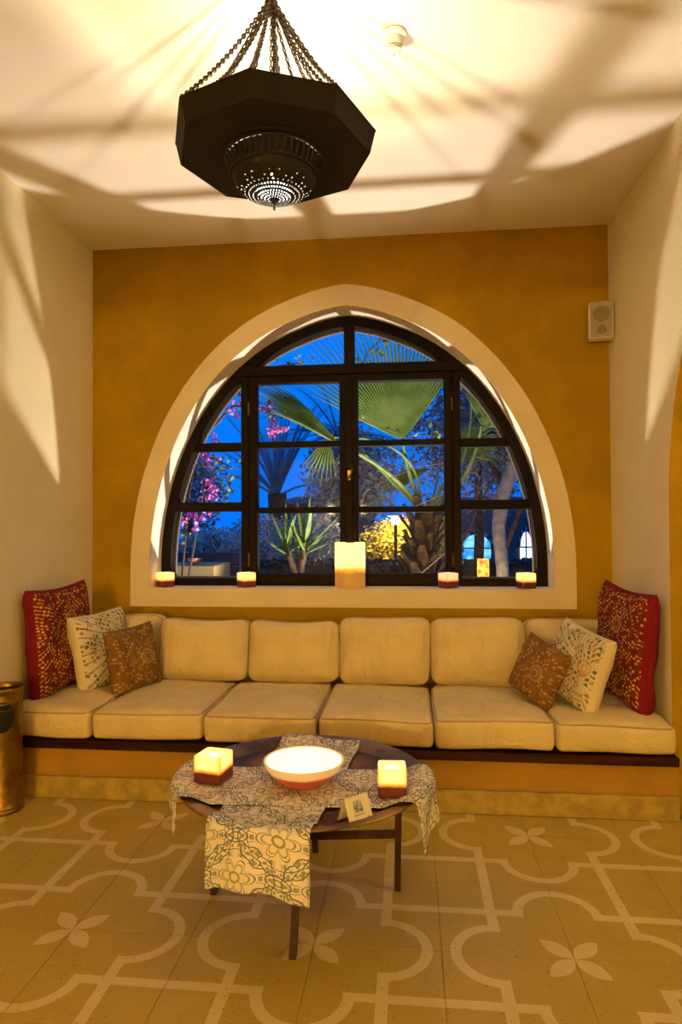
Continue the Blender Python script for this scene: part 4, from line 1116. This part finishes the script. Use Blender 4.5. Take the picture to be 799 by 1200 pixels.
lv = MB(); lv.add([(0, 0, 0), (.018, .006, .022), (0, 0, .055), (-.018, .006, .022), (0, .0, .02)], [(0, 1, 4), (1, 2, 4), (2, 3, 4), (3, 0, 4)]); leafme = lv.mesh('leaf', M['leaf_vine'], False)
fw = MB()
for k in range(3):
    a = 2*PI*k/3; d = Vector((math.cos(a), math.sin(a), .8)).normalized(); s = Vector((-math.sin(a), math.cos(a), 0))
    fw.add([(0, 0, 0), d*.02+s*.014, d*.042, d*.02-s*.014], [(0, 1, 2), (0, 2, 3)])
flme = fw.mesh('bract', M['magenta'], False)
def scatter(me, name, n, spots, sp, par, off, sc=(.8, 1.5)):
    for i in range(n):
        c_ = Vector(rg.choice(spots)) + Vector((rg.gauss(0, sp), rg.gauss(0, sp*.6), rg.gauss(0, sp))) - off
        o = link(name, me, par, c_, (rg.uniform(0, 6.28), rg.uniform(0, 6.28), rg.uniform(0, 6.28))); s = rg.uniform(*sc); o.scale = (s, s, s)
scatter(flme, 'bract', 125, [(.0, 6.2, 1.47), (.07, 6.2, 1.43), (.14, 6.2, 1.5), (.2, 6.2, 1.75), (.22, 6.2, 1.78), (.02, 6.2, 1.95), (.1, 6.2, 2.03), (.2, 6.2, 2.05), (.25, 6.2, 2.42), (.3, 6.2, 2.2), (.47, 6.2, 2.55), (.8, 6.2, 2.5), (.82, 6.2, 2.38), (.9, 6.2, 2.32), (.84, 6.2, 2.3)], .045, bo, O)
lspots = [along(p, t) for p in paths for t in (.45, .6, .7, .8, .9, 1)] + [Vector((.42, 6.2, 1.72)), Vector((.36, 6.2, 1.9)), Vector((-.02, 6.2, 1.35)), Vector((.02, 6.2, 1.3))]
scatter(leafme, 'leaf', 150, lspots, .055, bo, O, (.7, 1.35))
cr = tag(empty('creeper', (1.3, 6.6, 0)), 'thin creeper stems with green leaves across the right casement', 'vine')
O2 = Vector((1.3, 6.6, 0))
cp = [[(1.35, 6.6, -.22), (1.45, 6.6, .95), (1.75, 6.6, 1.28), (2.1, 6.6, 1.55), (2.6, 6.6, 1.75), (3.0, 6.6, 2.3)], [(1.3, 6.62, -.22), (1.5, 6.62, 1.2), (1.7, 6.62, 1.75), (2.2, 6.62, 1.98), (2.6, 6.62, 2.02)], [(1.6, 6.5, 2.75), (1.72, 6.5, 3.1), (1.95, 6.5, 3.3), (2.2, 6.5, 3.2)], [(1.9, 6.5, 2.35), (2.1, 6.5, 2.28), (2.4, 6.5, 2.26)],
      [(2.0, 6.4, -.22), (2.2, 6.4, .9), (2.55, 6.4, 1.2)]]
for p in cp:
    mb = MB(); mb.tube([Vector(a)-O2 for a in p], .0055, 5); mb.build('stem', M['twig'], cr)
scatter(leafme, 'leaf', 44, [along(cp[2], t) for t in (.1, .3, .5, .6, .8)] + [along(cp[3], t) for t in (.2, .5, .9)] + [Vector((2.75, 6.5, 2.45)), Vector((2.78, 6.5, 2.4))], .05, cr, O2, (1.0, 1.9))
# far buildings
fb = tag(empty('far_house', (-2.2, 30, 0)), 'low far house with a red roof on the left horizon', 'house')
mb = MB(); mb.box(-1.8, 2.6, 0, 3, -.25, 2.35); mb.build('wall', M['farwall'], fb, False)
mb = MB(); mb.add([(-2, -.2, 2.35), (2.8, -.2, 2.35), (2.8, 3.2, 2.35), (-2, 3.2, 2.35), (-1.2, 1.5, 2.75), (2.0, 1.5, 3.1)], [(0,1,5,4),(1,2,5),(2,3,4,5),(3,0,4),(3,2,1,0)]); mb.build('roof', M['rooftile'], fb, False)
hb = tag(empty('lit_building', (5.4, 25, 0)), 'building with blue-lit arched openings beyond the right pane', 'building')
mb = MB(); mb.box(-2.6, 3.5, 0, 2, -.25, 2.4); mb.build('wall', M['farwall'], hb, False)
def arch_win(cx, w_, z0, z1, mat, par):
    pts = [(cx-w_/2, z0), (cx+w_/2, z0)]; h_ = (z1-z0)
    for i in range(13):
        a = PI*i/12; pts.append((cx+w_/2*math.cos(a), z0+h_*.45+h_*.55*math.sin(a)))
    mb = MB(); mb.poly(pts, -.05, .02); o = mb.build('lit_opening', M[mat], par, False)
    zc, hh = z0+h_*.45, h_*.55
    for i in range(11):
        a0, a1 = PI*i/11, PI*(i+1)/11; v = []
        for yy_ in (-.12, .0):
            for a, r1 in ((a0, 1.0), (a1, 1.0), (a1, 1.28), (a0, 1.28)): v.append((cx+w_/2*r1*math.cos(a), yy_, zc+hh*r1*math.sin(a)))
        m2 = MB(); m2.add(v, [(0,1,2,3),(7,6,5,4),(0,4,5,1),(1,5,6,2),(2,6,7,3),(3,7,4,0)]); m2.build('arch_stone', M['striped' if i % 2 else 'darkstone'], o, False)
    m2 = MB(); m2.box(cx-w_/2, cx+w_/2, -.09, -.055, zc-.03, zc+.02); m2.box(cx-.02, cx+.02, -.09, -.055, z0, z1); m2.build('window_bar', M['darkstone'], o, False)
arch_win(-.80, 1.05, .10, 1.02, 'bluewin', hb); arch_win(1.0, .42, .08, 1.12, 'whitewin', hb); arch_win(1.55, .36, .10, 1.25, 'bluewin', hb)
# ground floodlight that throws the window's shape on the ceiling
gf = tag(empty('ground_floodlight', (FLOOD.x, FLOOD.y, -.2)), 'small garden floodlight on the ground below the window', 'lamp')
mb = MB(); mb.lathe([(0, 0), (.09, 0), (.09, .012), (.03, .02), (0, .02)], 24); mb.build('base', M['iron'], gf)
mb = MB(); mb.lathe([(.0005, .021), (.03, .024), (.034, .034), (.02, .044), (.0005, .047)], 16); mb.build('lens', M['bulb'], gf)
